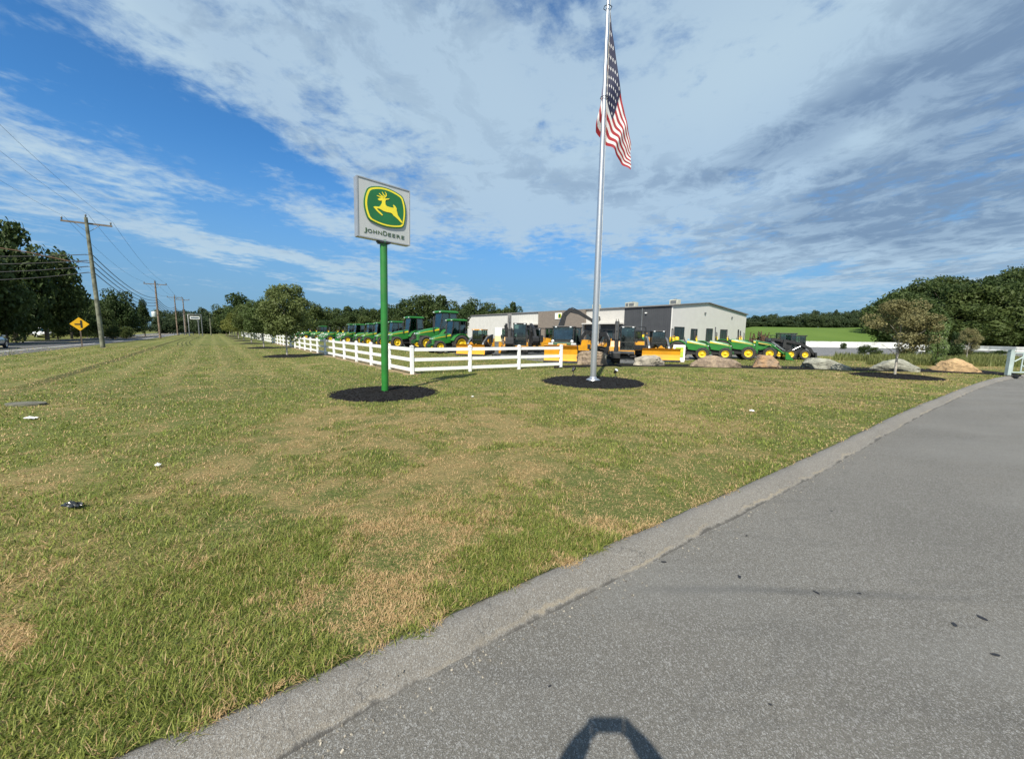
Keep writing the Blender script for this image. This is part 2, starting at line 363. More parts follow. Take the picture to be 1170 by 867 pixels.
def asphalt(name, base, spk, dark=.6, tint=(1,1,1), wear=0.):
    m, nt, p = newmat(name)
    pos = NN(nt, 'ShaderNodeNewGeometry').outputs['Position']
    v = NN(nt, 'ShaderNodeTexVoronoi'); v.inputs['Scale'].default_value = 330; nt.links.new(pos, v.inputs['Vector'])
    v2 = NN(nt, 'ShaderNodeTexVoronoi'); v2.inputs['Scale'].default_value = 150; nt.links.new(pos, v2.inputs['Vector'])
    sc = NN(nt, 'ShaderNodeSeparateColor'); nt.links.new(v.outputs['Color'], sc.inputs[0])
    sc2 = NN(nt, 'ShaderNodeSeparateColor'); nt.links.new(v2.outputs['Color'], sc2.inputs[0])
    big = nz(nt, pos, .45, 5, .6); mid = nz(nt, pos, 2.6, 4, .6)
    b = [base*t for t in tint]
    c = mixc(nt, sstep(nt, big, .3, .7), tuple(x*1.12 for x in b), tuple(x*.86 for x in b))
    c = mixc(nt, mth(nt, 'MULTIPLY', sstep(nt, mid, .55, .8), .3), c, tuple(x*.7 for x in b))
    c = mixc(nt, mth(nt, 'MULTIPLY', sstep(nt, sc.outputs[0], .1, 1.), .75), c, tuple(x*.50 for x in b))
    c = mixc(nt, mth(nt, 'MULTIPLY', sstep(nt, sc2.outputs[1], .70, .98), .55), c, (spk, spk, spk*.96))
    c = mixc(nt, mth(nt, 'MULTIPLY', sstep(nt, sc2.outputs[0], .75, .95), .5), c, tuple(x*.45 for x in b))
    c = mixc(nt, mth(nt, 'MULTIPLY', sstep(nt, sc.outputs[2], .90, .97), .7), c, (spk*1.2, spk*1.2, spk*1.15))
    if wear:
        sp = NN(nt, 'ShaderNodeVectorMath', operation='MULTIPLY'); nt.links.new(pos, sp.inputs[0]); sp.inputs[1].default_value = (.5,1.6,1)
        # dust washed along the kerb and a couple of old tyre drags
        dust = nz(nt, sp.outputs[0], .8, 4, .6)
        c = mixc(nt, mth(nt, 'MULTIPLY', sstep(nt, dust, .55, .75), .3), c, (base*1.45, base*1.35, base*1.15))
        drag = nz(nt, sp.outputs[0], .55, 3, .5, 1.2)
        line = sstep(nt, mth(nt, 'ABSOLUTE', mth(nt, 'SUBTRACT', drag, .47)), .012, .003)
        c = mixc(nt, mth(nt, 'MULTIPLY', line, .10), c, (.04,.042,.045))
        # the long faint dark drag mark that swings away from the kerb, and a paler wheel path
        q = NN(nt, 'ShaderNodeSeparateXYZ'); nt.links.new(pos, q.inputs[0])
        yy = mth(nt, 'SUBTRACT', q.outputs[1], mth(nt, 'ADD', mth(nt, 'MULTIPLY', mth(nt, 'SINE', mth(nt, 'MULTIPLY', q.outputs[0], 1.3)), .05), 2.53))
        yy = mth(nt, 'SUBTRACT', yy, mth(nt, 'MULTIPLY', q.outputs[0], .02))
        yy = mth(nt, 'ADD', yy, mth(nt, 'MULTIPLY', mth(nt, 'SUBTRACT', nz(nt, pos, 3., 4), .5), .1))
        mk = mth(nt, 'MULTIPLY', sstep(nt, mth(nt, 'ABSOLUTE', yy), .07, .0), mth(nt, 'MULTIPLY', sstep(nt, q.outputs[0], .7, 1.3), sstep(nt, q.outputs[0], 4., 2.)))
        c = mixc(nt, mth(nt, 'MULTIPLY', mk, .45), c, (.05,.052,.054))
        wp = sstep(nt, nz(nt, sp.outputs[0], .33, 3, .5), .5, .62)
        c = mixc(nt, mth(nt, 'MULTIPLY', wp, .3), c, (base*1.4, base*1.38, base*1.28))
    nt.links.new(c, p.inputs['Base Color']); p.inputs['Roughness'].default_value = .82; p.inputs['Specular IOR Level'].default_value = .3
    bp = NN(nt, 'ShaderNodeBump'); bp.inputs['Strength'].default_value = .55; bp.inputs['Distance'].default_value = .006
    nt.links.new(mth(nt, 'ADD', v.outputs['Distance'], v2.outputs['Distance']), bp.inputs['Height']); nt.links.new(bp.outputs[0], p.inputs['Normal'])
    return m
ASPH = asphalt('driveway_asphalt', .142, .34, tint=(1.07,1.01,.88), wear=1.)
KERB = asphalt('berm_asphalt', .185, .30, tint=(1.08,1.0,.87))
LOTM = asphalt('lot_asphalt', .17, .25)
ROADM = asphalt('road_asphalt', .11, .2)
# one ground sheet to the horizon, with the driveway cut out and the hills raised
pts = [(-2500,-600),(2500,-600),(2500,3500),(-2500,3500)]
edges = [(0,1),(1,2),(2,3),(3,0)]
k0 = len(pts); kl = offset(KG, .07); pts += kl + [(400,27),(400,-300),(-200,-300)]
m_ = len(pts)-k0; edges += [(k0+i, k0+(i+1)%m_) for i in range(m_)]
rg = random.Random(3)
for y in range(64, 260, 6):
    for x in range(20, 420, 8): pts.append((x+rg.uniform(-.5,.5), y+rg.uniform(-.5,.5)))
for a in range(-10, 260, 8):
    for p in (-18.5,-19.5,-21,-23,-25,-27): v_ = W(a, p); pts.append((v_.x, v_.y))
for x in range(-100, 60, 10):
    for y in range(24, 64, 8):
        if W(0,0) and (.788*x+.616*y) > -16: pts.append((x+.3, y+.2))
vs, es, fs, *_ = delaunay_2d_cdt([Vector(p) for p in pts], edges, [], 0, 1e-4)
me = bpy.data.meshes.new('ground'); keep = []
for f in fs:
    c = sum((vs[i] for i in f), Vector((0,0)))/len(f)
    if not inside((c.x, c.y), drive_poly): keep.append(tuple(f))
me.from_pydata([(v.x, v.y, terrain(v.x, v.y)) for v in vs], [], keep)
bm = bmesh.new(); bm.from_mesh(me)
for f in bm.faces:
    f.normal_update(); f.smooth = True
    if f.normal.z < 0: f.normal_flip()
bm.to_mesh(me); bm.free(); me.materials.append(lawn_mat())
gnd = bpy.data.objects.new('ground', me); COL.objects.link(gnd); tag(gnd, kind='structure')
ZD = -.09
tag(sheet('driveway', offset(KG, .02) + [(420, 27.02), (420, -320), (-220, -320)], ZD, ASPH), kind='structure')
# rolled asphalt kerb: a swept profile with slight unevenness
prof = [(.0,-.16),(-.02,.0),(.02,.018),(.07,.022),(.12,.012),(.155,-.012),(.185,-.04),(.215,-.068),(.24,-.084),(.265,-.105)]
b = MB(); vs_ = []; fs_ = []
kk = smooth_poly(KG, 2)
kk = [p for p in kk if abs(p[0]) < 66]
fine_k = []
for a, c in zip(kk, kk[1:]):
    L = math.dist(a, c); n = max(1, int(L/.09)) if (a[0]**2+a[1]**2) < 500 else max(1, int(L/1.0))
    for i in range(n): fine_k.append((a[0]+(c[0]-a[0])*i/n, a[1]+(c[1]-a[1])*i/n))
fine_k.append(kk[-1])
for i, p in enumerate(fine_k):
    a = Vector(fine_k[max(i-1,0)]); c = Vector(fine_k[min(i+1,len(fine_k)-1)]); t = (c-a).normalized()
    for j, (d, z) in enumerate(prof):
        wob = mnoise.noise(Vector((p[0]*1.3, p[1]*1.3, j*.21)))*.02 + mnoise.noise(Vector((p[0]*6, p[1]*6, j*.4)))*.009
        zz = z + mnoise.noise(Vector((p[0]*2.2+7, p[1]*2.2, j*.3)))*.010 + mnoise.noise(Vector((p[0]*14, p[1]*14, j*1.3)))*.0035
        if z < -.1: zz = z
        dd = d + (wob if j > 1 else 0)
        vs_.append((p[0]+t.y*dd, p[1]-t.x*dd, zz))
n = len(prof)
for i in range(len(fine_k)-1):
    for j in range(n-1): fs_.append((i*n+j, i*n+j+1, (i+1)*n+j+1, (i+1)*n+j))
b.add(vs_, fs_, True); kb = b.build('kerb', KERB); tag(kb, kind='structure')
at_ = kb.data.attributes.new('across', 'FLOAT', 'POINT'); at_.data.foreach_set('value', np.tile(np.arange(n)/(n-1.), len(fine_k)).astype(np.float32))
nt = KERB.node_tree; pr_ = nt.nodes['Principled BSDF']; src = pr_.inputs['Base Color'].links[0].from_socket
ac = NN(nt, 'ShaderNodeAttribute', attribute_name='across').outputs['Fac']; ps = NN(nt, 'ShaderNodeNewGeometry').outputs['Position']
ac2 = mth(nt, 'ADD', ac, mth(nt, 'MULTIPLY', mth(nt, 'SUBTRACT', nz(nt, ps, 3.5, 5, .7), .5), .55))
sand = mth(nt, 'MULTIPLY', sstep(nt, mth(nt, 'ABSOLUTE', mth(nt, 'SUBTRACT', ac2, .80)), .07, .0), sstep(nt, nz(nt, ps, 1.1, 4, .6), .42, .62))
c = mixc(nt, mth(nt, 'MULTIPLY', sand, .5), src, (.30,.25,.17))
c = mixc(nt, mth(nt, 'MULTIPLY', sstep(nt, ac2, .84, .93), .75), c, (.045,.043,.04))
c = mixc(nt, mth(nt, 'MULTIPLY', sstep(nt, nz(nt, ps, 18, 4, .7), .62, .75), .5), c, (.05,.05,.05))
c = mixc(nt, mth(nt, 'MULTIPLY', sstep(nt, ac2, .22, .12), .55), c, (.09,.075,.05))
vc = NN(nt, 'ShaderNodeTexVoronoi', feature='DISTANCE_TO_EDGE'); vc.inputs['Scale'].default_value = .85
wn2 = NN(nt, 'ShaderNodeTexNoise'); wn2.inputs['Scale'].default_value = 2.5; wn2.inputs['Detail'].default_value = 6; nt.links.new(ps, wn2.inputs['Vector'])
w2 = NN(nt, 'ShaderNodeVectorMath', operation='MULTIPLY_ADD'); nt.links.new(wn2.outputs['Color'], w2.inputs[0]); w2.inputs[1].default_value = (.5,.5,.5); nt.links.new(ps, w2.inputs[2]); nt.links.new(w2.outputs[0], vc.inputs['Vector'])
c = mixc(nt, sstep(nt, vc.outputs['Distance'], .0035, .0005, 0, .45), c, (.05,.05,.05))
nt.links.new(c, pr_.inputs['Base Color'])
# tar spots, small stones on the asphalt
SPOT = mat('tar_spot', (.02,.02,.022), .6)
def blob_poly(c, rx, ry, n, seed, ang=0):
    r = random.Random(seed); o = []
    for k in range(n):
        t = 2*PI*k/n; q = 1+r.uniform(-.25,.25); x = rx*q*math.cos(t); y = ry*q*math.sin(t)
        o.append((c[0]+x*math.cos(ang)-y*math.sin(ang), c[1]+x*math.sin(ang)+y*math.cos(ang)))
    return o
b = MB()
for i, (x, y, s) in enumerate([(758,642,1),(845,659,1),(933,677,.9),(982,678,.7),(1091,714,1.1),(1122,706,1.2),(1137,748,1),(853,612,.8),(950,584,.7),(880,805,.5),(628,784,.5),(1010,541,.8)]):
    p = G(x, y, ZD); q = blob_poly(p, .022*s, .012*s, 11, i, i)
    b.add([(a, c, ZD+.004) for a, c in q], [tuple(range(11))])
tag(b.build('tar_spots', SPOT), kind='structure')

# grit and crumbs washed along the foot of the kerb
rn = random.Random(12); b = MB()
for _ in range(1500):
    i = rn.randrange(len(kl)-1); 
    t_ = rn.random(); q0, q1 = fine_k[int(rn.random()**1.0*(len(fine_k)-2))], None
    if q0[0]**2+q0[1]**2 > 120: continue
    j = fine_k.index(q0); q1 = fine_k[j+1]; tv = (Vector(q1)-Vector(q0)).normalized(); d_ = .25+abs(rn.gauss(0,.09)) if rn.random() < .8 else rn.uniform(.02,.2)
    s_ = rn.uniform(.002,.006)*(1.6 if rn.random() < .06 else 1); x_, y_ = q0[0]+tv.y*d_, q0[1]-tv.x*d_
    b.box((x_, y_, (ZD if d_ > .24 else .018-.09*max(0,(d_-.09)/.15))+s_*.3), (s_*2, s_*1.5, s_*1.2), rn.uniform(0,3), rn.uniform(-.5,.5), rn.uniform(-.5,.5))
tag(b.build('grit', mat('grit_stone', (.30,.27,.22), .9, 0, .4, 60)), 'fine grit and stone crumbs along the foot of the kerb', 'grit', kind='stuff')

# highway
def strip(near, far): return [tuple(W(a,p).xy) for a,p in near]+[tuple(W(a,p).xy) for a,p in reversed(far)]
near = [(-60,-9.9),(36,-9.9),(60,-9.3),(80,-8.4),(100,-8),(500,-8)]
far = [(-60,-19),(65,-17.6),(90,-16.4),(500,-16)]
tag(sheet('road', strip(near, far), .006, ROADM), kind='structure')
LINEW = mat('road_line_white', (.75,.75,.72), .7, 0, .12, 3, dirt=.3); LINEY = mat('road_line_yellow', (.70,.58,.28), .7, 0, .12, 3, dirt=.3)
wl = [(-60,-12),(42,-11.6),(63,-10.3),(90,-8.8),(500,-8.6)]
yl = [(-60,-15.1),(55,-14.4),(80,-12.6),(100,-12.1),(500,-12)]
fl_ = [(-60,-18.6),(65,-17.2),(90,-16),(500,-15.6)]
def off2(l, d): return [(a, p+d) for a, p in l]
tag(sheet('road_edge_line', strip(wl, off2(wl,-.17)), .010, LINEW), kind='structure')
tag(sheet('road_centre_line', strip(yl, off2(yl,-.16)), .010, LINEY), kind='structure')
tag(sheet('road_centre_line', strip(off2(yl,-.3), off2(yl,-.46)), .010, LINEY), kind='structure')
tag(sheet('road_far_line', strip(fl_, off2(fl_,-.15)), .010, LINEW), kind='structure')
# sales lot
lot = [(-2.2,29.6),(.6,26.2),(2.3,23.7),(5.9,23.0),(12.1,27.2),(17.7,31.3),(24,33.5),(29,37),(36,38),(47,36.5),(62,42),(75,52),(78,62),(76,70),(60,72),(50,78),(36,82),(33,84),(-16,150),(-60,128),(-46,96),(-8.2,35.5)]
tag(sheet('parking_lot', lot, .005, LOTM), kind='structure')
SOIL = mat('bare_soil', (.30,.20,.11), .95, 0, .2, 3, bump=.5, col2=(.14,.13,.05))
tag(sheet('bare_soil_strip', [tuple(W(a, 6.1+.12*math.sin(a*1.7)+.08*math.sin(a*4.1)).xy) for a in np.arange(14.6, 60, .5)]+[tuple(W(a, 7.0+.15*math.sin(a*1.1)+.06*math.sin(a*5)).xy) for a in np.arange(60, 14.6, -.5)], .004, SOIL), kind='structure')

# mulch
def mulch_mat():
    m, nt, p = newmat('black_mulch'); pos = NN(nt, 'ShaderNodeNewGeometry').outputs['Position']
    f = nz(nt, pos, 30, 5, .8)
    nt.links.new(mixc(nt, sstep(nt, f, .35, .7), (.006,.006,.006), (.022,.020,.019)), p.inputs['Base Color']); p.inputs['Roughness'].default_value = .95; p.inputs['Specular IOR Level'].default_value = .2
    bp = NN(nt, 'ShaderNodeBump'); bp.inputs['Strength'].default_value = 1; bp.inputs['Distance'].default_value = .05; nt.links.new(f, bp.inputs['Height']); nt.links.new(bp.outputs[0], p.inputs['Normal'])
    return m
MULCH = mulch_mat()
BEDS = []
def mulch_bed(c, rad, h, seed, label):
    rn = random.Random(seed); nr, na = (16, 72) if rad > 1 else (8, 40)
    if c[1] > 40: nr, na = 6, 24
    vs = [(0,0,h)]; fs = []
    for i in range(1, nr+1):
        t = i/nr
        for k in range(na):
            a = 2*PI*k/na; rr = rad*t*(1+.05*mnoise.noise(Vector((math.cos(a)*1.5, math.sin(a)*1.5, seed)))+ (.03*rn.uniform(-1,1) if i == nr else 0))
            z = h*(1-t**2.6) + (rn.uniform(-.014,.014) if i < nr else -.02)
            vs.append((rr*math.cos(a), rr*math.sin(a), z))
    for k in range(na): fs.append((0, 1+k, 1+(k+1)%na))
    for i in range(nr-1):
        for k in range(na):
            k2 = (k+1)%na; fs.append((1+i*na+k, 1+(i+1)*na+k, 1+(i+1)*na+k2, 1+i*na+k2))
    # loose chips
    b = MB().add(vs, fs, False)
    if c[1] < 30:
        for _ in range(900 if c[1] < 20 else 200):
            r_ = rad*math.sqrt(rn.random())*1.02; a = rn.uniform(0, 2*PI); z = h*(1-min(1,r_/rad)**2.6)+.008
            b.box((r_*math.cos(a), r_*math.sin(a), z), (rn.uniform(.03,.08), rn.uniform(.008,.02), .008), rn.uniform(0,PI), rn.uniform(-.5,.5), rn.uniform(-.5,.5))
    o = b.build('mulch_bed', MULCH, None, (c[0], c[1], 0)); tag(o, label, 'mulch bed', 'round black mulch beds'); BEDS.append((c[0], c[1], rad)); return o
SIGNP = G(440, 449); FLAGP = G(677.5, 436)
mulch_bed(SIGNP, 1.50, .07, 1, 'round bed of black mulch at the foot of the green sign pole')
mulch_bed(FLAGP, 1.95, .07, 2, 'round bed of black mulch around the flagpole base')
RT = G(1022, 430); mulch_bed(RT, 1.65, .10, 3, 'domed bed of black mulch under the sparse brown tree on the right')

# ------------------------------------------------------------------ grass blades
def grass():
    rs = np.random.RandomState(5)
    kx = np.array([p[0] for p in KG]); ky = np.array([p[1] for p in KG])
    Ls = []
    def sample(n, r0, r1, pw):
        u = rs.rand(n)
        if pw == 2: r = r0*(r1/r0)**u              # density falls with 1/r^2
        else: r = np.sqrt(r0*r0+(r1*r1-r0*r0)*u)
        th = rs.uniform(-66, 66, n)*PI/180
        return r*np.sin(th), r*np.cos(th)
    xs, ys = [], []
    for n, r0, r1, pw in ((210000, 1.0, 3.6, 1), (480000, 3.6, 52, 2)):
        x, y = sample(n, r0, r1, pw); xs.append(x); ys.append(y)
    x = np.concatenate(xs); y = np.concatenate(ys)
    edge = np.interp(x, kx, ky)
    ok = (y > edge + rs.uniform(-.03, .05, len(x)) + .065*np.sin(x*7.+1.3*np.sin(x*17.))*np.sin(x*3.1) - .02)
    # ragged tufts leaning over the kerb
    for bx, by, br in BEDS: ok &= ((x-bx)**2+(y-by)**2 > (br*.985)**2)
    pp = .788*x+.616*y; aa = -.616*x+.788*y
    ok &= ~((pp > 6.1) & (pp < 6.95) & (aa > 14.8) & (rs.rand(len(x)) > .15))
    ok &= ~((y > 20.3) & (y < 21.9) & (x > 2))
    x = x[ok]; y = y[ok]
    def vnoise(X, Y, sc, seed):
        X = X*sc+seed*17.3; Y = Y*sc+seed*9.1; xi = np.floor(X).astype(np.int64); yi = np.floor(Y).astype(np.int64); fx = X-xi; fy = Y-yi
        def hsh(i, j): v = np.sin(i*127.1+j*311.7+seed*74.7)*43758.5453; return v-np.floor(v)
        fx = fx*fx*(3-2*fx); fy = fy*fy*(3-2*fy)
        return (hsh(xi,yi)*(1-fx)+hsh(xi+1,yi)*fx)*(1-fy)+(hsh(xi,yi+1)*(1-fx)+hsh(xi+1,yi+1)*fx)*fy
    def fbm(X, Y, sc, seed, o=4):
        t = 0; a = .5; tot = 0
        for k in range(o): t = t+a*vnoise(X, Y, sc*2**k, seed+k); tot += a; a *= .55
        return t/tot
    # dryness of the turf: broken noise plus the bare patches where the place has them
    wx = x+(fbm(x, y, 1.1, 21)-.5)*1.1; wy = y+(fbm(x, y, 1.1, 31)-.5)*1.1
    dry = (fbm(wx, wy, .6, 1, 5)-.5)*1.9+(fbm(wx, wy, 1.5, 5, 5)-.5)*4.2+(fbm(x, y, 6.0, 9, 4)-.5)*2.2-.12
    for qx, qy, rx, ry, am in ((285,543,55,9,.75),(240,600,60,16,.55),(430,590,45,22,.8),(250,622,40,14,.35),(395,560,60,14,.5),(600,495,90,12,.5),(455,475,60,8,.6),(740,490,60,10,.45),(770,527,30,10,.7),(470,640,50,16,.3),(30,505,60,10,.45),(330,497,50,8,.5),(350,470,70,7,.35),(190,450,60,6,.3),
            (200,570,60,12,-.6),(120,590,70,12,-.35),(600,640,70,25,-.5),(90,700,90,50,-.5),(200,830,80,40,-.7),(860,475,60,12,-.5),(540,560,50,14,-.5),(900,500,80,20,-.35),(480,700,60,20,-.45),(330,740,80,30,-.4),(430,680,80,40,-.55),(20,730,60,40,-.6),(500,640,60,20,-.4)):
        c = G(qx, qy); e1 = G(qx+rx, qy); e2 = G(qx, qy+ry); r1 = (e1-c).length*1.2; r2 = (e2-c).length*1.4+.15
        ux, uy = (e1-c).x/(e1-c).length, (e1-c).y/(e1-c).length
        dx_, dy_ = wx-c.x, wy-c.y; p_ = (dx_*ux+dy_*uy)/r1; q_ = (-dx_*uy+dy_*ux)/r2
        dry = dry+am*.72*np.exp(-(p_*p_+q_*q_)*1.35)
    dry = np.clip(dry*1.15+.33, 0, 1)
    # faint lines left by the mower, straw lying along them, beyond the sign
    pp = .788*x+.616*y; aa = -.616*x+.788*y
    st = np.clip(np.sin((pp+(fbm(x, y, .3, 41)-.5)*.9)*2*np.pi/1.55), 0, 1)*np.clip((aa-10)/10, 0, 1)*(pp < 3.6)*(pp > -8.8)
    dry = np.clip(dry+st*.62*(.4+fbm(x, y, .8, 51)), 0, 1)
    cl = fbm(x, y, 5.5, 61, 3)
    keep = rs.rand(len(x)) < 1.0-.45*dry*(cl < .5)
    x, y, dry, cl, pp, aa = [q[keep] for q in (x, y, dry, cl, pp, aa)]; n = len(x)
    r = np.sqrt(x*x+y*y)
    Lh = rs.uniform(.020, .052, n)*(.30+1.35*cl)*(1.15-.55*dry)*np.clip(1+.45*(2.6-r)/2.6, 1, 1.45)
    Wd = np.maximum(.0036, .00105*r)*rs.uniform(.6, 1.5, n)
    a = rs.uniform(0, 2*PI, n); lean = rs.uniform(.35, 1.5, n)+.25*dry; Lh *= 1.0+.35*lean
    dx, dy = np.cos(a), np.sin(a)
    tw = a+PI/2+rs.uniform(-.5,.5,n); sx, sy = np.cos(tw)*Wd/2, np.sin(tw)*Wd/2
    z0 = np.where(y < np.interp(x, kx, ky)+.05, .012, -.004)
    def pt(t, bend):
        h = Lh*t; ang = lean*(.55+.45*t)
        return x+dx*h*np.sin(ang), y+dy*h*np.sin(ang), z0+h*np.cos(ang)
    x1,y1,z1 = pt(.55,0); x2,y2,z2 = pt(1.,1)
    V = np.empty((n,5,3), np.float32)
    V[:,0] = np.stack([x-sx,y-sy,z0],1); V[:,1] = np.stack([x+sx,y+sy,z0],1)
    V[:,2] = np.stack([x1+sx*.85,y1+sy*.85,z1],1); V[:,3] = np.stack([x1-sx*.85,y1-sy*.85,z1],1); V[:,4] = np.stack([x2,y2,z2],1)
    me = bpy.data.meshes.new('grass'); me.vertices.add(n*5); me.vertices.foreach_set('co', V.ravel())
    base = (np.arange(n)*5)[:,None]
    loops = np.concatenate([base+np.array([[0,1,2,3]]), base+np.array([[3,2,4]])], 1).ravel()
    me.loops.add(n*7); me.loops.foreach_set('vertex_index', loops.astype(np.int32))
    ls = (np.arange(n)*7)[:,None]+np.array([[0,4]]); me.polygons.add(n*2)
    me.polygons.foreach_set('loop_start', ls.ravel().astype(np.int32)); me.polygons.foreach_set('loop_total', np.tile([4,3], n).astype(np.int32))
    at_ = me.attributes.new('rnd', 'FLOAT', 'POINT'); at_.data.foreach_set('value', np.repeat(rs.rand(n), 5).astype(np.float32))
    at_ = me.attributes.new('dry', 'FLOAT', 'POINT'); at_.data.foreach_set('value', np.repeat(dry, 5).astype(np.float32))
    me.update(calc_edges=True); me.validate()
    m, nt, p = newmat('grass_blades'); _, sp, fl, bn = patch(nt); pf = NN(nt, 'ShaderNodeAttribute', attribute_name='dry').outputs['Fac']
    rnd = NN(nt, 'ShaderNodeAttribute', attribute_name='rnd').outputs['Fac']
    g = mixc(nt, rnd, (.065,.105,.013), (.35,.38,.085))
    lushn = nz(nt, fl, .9, 3, .6)
    g = mixc(nt, mth(nt, 'MULTIPLY', sstep(nt, lushn, .5, .7), .5), g, (.18,.25,.04))
    s = mixc(nt, mth(nt, 'FRACT', mth(nt, 'MULTIPLY', rnd, 17.3)), (.64,.46,.245), (.40,.27,.12))
    pr = mth(nt, 'ADD', mth(nt, 'MULTIPLY', pf, .88), .13)
    h = mth(nt, 'FRACT', mth(nt, 'MULTIPLY', rnd, 7.77))
    isst = sstep(nt, mth(nt, 'SUBTRACT', pr, h), -.03, .05)
    c = mixc(nt, isst, g, s)
    nt.links.new(c, p.inputs['Base Color']); p.inputs['Roughness'].default_value = .55; p.inputs['Specular IOR Level'].default_value = .3
    tr = NN(nt, 'ShaderNodeBsdfTranslucent'); nt.links.new(c, tr.inputs[0])
    mx = NN(nt, 'ShaderNodeMixShader'); mx.inputs[0].default_value = .38
    nt.links.new(p.outputs[0], mx.inputs[1]); nt.links.new(tr.outputs[0], mx.inputs[2]); nt.links.new(mx.outputs[0], nt.nodes['Material Output'].inputs[0])
    me.materials.append(m); o = bpy.data.objects.new('grass', me); COL.objects.link(o)
    tag(o, 'short mown grass of the roadside lawn, green with dry straw patches', 'grass', kind='stuff')
grass()

# ------------------------------------------------------------------ pylon sign
DEER = [(-0.143,0.698),(-0.109,0.721),(-0.065,0.733),(-0.02,0.741),(0.002,0.739),(0.081,0.758),(0.069,0.74),(0.01,0.716),(-0.003,0.687),(0.002,0.632),(0.027,0.609),(0.094,0.606),(0.165,0.612),(0.162,0.628),(0.145,0.657),(0.162,0.666),(0.195,0.646),(0.221,0.611),(0.218,0.581),(0.229,0.548),(0.243,0.495),(0.281,0.454),(0.329,0.398),(0.333,0.371),(0.298,0.384),(0.247,0.423),(0.195,0.454),(0.158,0.471),(0.131,0.501),(0.093,0.51),(0.026,0.505),(-0.041,0.51),(-0.083,0.525),(-0.124,0.533),(-0.166,0.529),(-0.141,0.503),(-0.091,0.472),(-0.05,0.436),(-0.067,0.422),(-0.116,0.449),(-0.158,0.476),(-0.199,0.512),(-0.228,0.536),(-0.203,0.554),(-0.124,0.564),(-0.094,0.59),(-0.065,0.643),(-0.065,0.686),(-0.11,0.674),(-0.136,0.681)]
ANT = [[(-0.048,0.736),(-0.009,0.759),(0.017,0.79),(0.018,0.824),(-0.006,0.852)],[(-0.003,0.77),(-0.036,0.798),(-0.062,0.838)],[(-0.031,0.755),(-0.081,0.77),(-0.119,0.800)],[(-0.053,0.741),(-0.106,0.743),(-0.158,0.750)]]
def stroke(pl, w0, w1=None):
    """outline polygon of a tapering pen stroke"""
    w1 = w0 if w1 is None else w1; L, Rr = [], []
    for i, p in enumerate(pl):
        a = Vector(pl[max(i-1,0)]); c = Vector(pl[min(i+1,len(pl)-1)]); t = (c-a).normalized(); w = w0+(w1-w0)*i/(len(pl)-1)
        L.append((p[0]-t.y*w/2, p[1]+t.x*w/2)); Rr.append((p[0]+t.y*w/2, p[1]-t.x*w/2))
    return L+Rr[::-1]
def flat(name, polys, y0, y1, m, parent, sx=1., sz=1.):
    """extrude (possibly concave) polygons given in the XZ plane"""
    b = MB()
    for po in polys:
        po = [(x*sx, z*sz) for x, z in po]
        vs, es, fs, *_ = delaunay_2d_cdt([Vector(p) for p in po], [], [list(range(len(po)))], 1, 1e-6)
        b.add([(v.x, y1, v.y) for v in vs], [tuple(f) for f in fs])
        n = len(po); b.add([(x, y0, z) for x, z in po]+[(x, y1, z) for x, z in po], [(i, (i+1)%n, (i+1)%n+n, i+n) for i in range(n)])
    return b.build(name, m, parent)
def text_mesh(name, pieces, y, m, parent, ext=.004):
    """pieces: (string, x0, x1, z, height) lettering standing in the XZ plane, facing -Y, fitted between x0 and x1"""
    b = MB()
    for s_, x0, x1, z, hh in pieces:
        cu = bpy.data.curves.new('t', 'FONT'); cu.body = s_; cu.size = 1; cu.extrude = ext; cu.space_character = 1.15; cu.resolution_u = 4
        o = bpy.data.objects.new('t', cu); COL.objects.link(o); bpy.context.view_layer.update()
        me = bpy.data.meshes.new_from_object(o.evaluated_get(bpy.context.evaluated_depsgraph_get()))
        xs = [v.co.x for v in me.vertices]; ys = [v.co.y for v in me.vertices]
        sx = (x1-x0)/(max(xs)-min(xs)); sy = hh/(max(ys)-min(ys)); xm, ym = min(xs), min(ys)
        T = Matrix.Translation((0, y, 0)) @ Matrix.Rotation(PI/2, 4, 'X')
        b.add([((v.co.x-xm)*sx+x0, (v.co.y-ym)*sy+z, v.co.z) for v in me.vertices], [tuple(p.vertices) for p in me.polygons], False, 0, T)
        bpy.data.objects.remove(o); bpy.data.curves.remove(cu); bpy.data.meshes.remove(me)
    return b.build(name, m, parent)
def shield(sc):
    cs = [(-.302,.838),(.337,.848),(.350,.315),(-.302,.322)]; bulge = [(.0,.918),(.395,.60),(.02,.262),(-.372,.58)]
    o = []; c0 = Vector((.012,.588))
    for i in range(4):
        a, b_ = Vector(cs[i]), Vector(cs[(i+1)%4]); m_ = Vector(bulge[i])*2-(a+b_)/2
        for k in range(14):
            t = .04+.92*k/13; o.append(a*(1-t)**2+m_*2*t*(1-t)+b_*t*t)
    return [tuple((p-c0)*sc+c0) for p in o]
def brush_mat():
    m, nt, p = newmat('brushed_sign_face'); tc = NN(nt, 'ShaderNodeTexCoord').outputs['Object']
    v = NN(nt, 'ShaderNodeVectorMath', operation='MULTIPLY'); nt.links.new(tc, v.inputs[0]); v.inputs[1].default_value = (3, 3, .3)
    f = nz(nt, v.outputs[0], 3, 4)
    nt.links.new(mixc(nt, f, (.44,.45,.44), (.55,.56,.545)), p.inputs['Base Color']); p.inputs['Metallic'].default_value = .2; p.inputs['Roughness'].default_value = .42
    return m
sg = thing('pylon_sign', 'square silver sign box with a leaping yellow deer emblem on a tall green pole', 'sign', (SIGNP.x, SIGNP.y, 0), R(43))
sg.rotation_euler = (Matrix.Rotation(R(.9), 3, 'Y') @ Matrix.Rotation(R(43), 3, 'Z')).to_euler()
SW = 1.46; SZ = 4.22; ST = .17
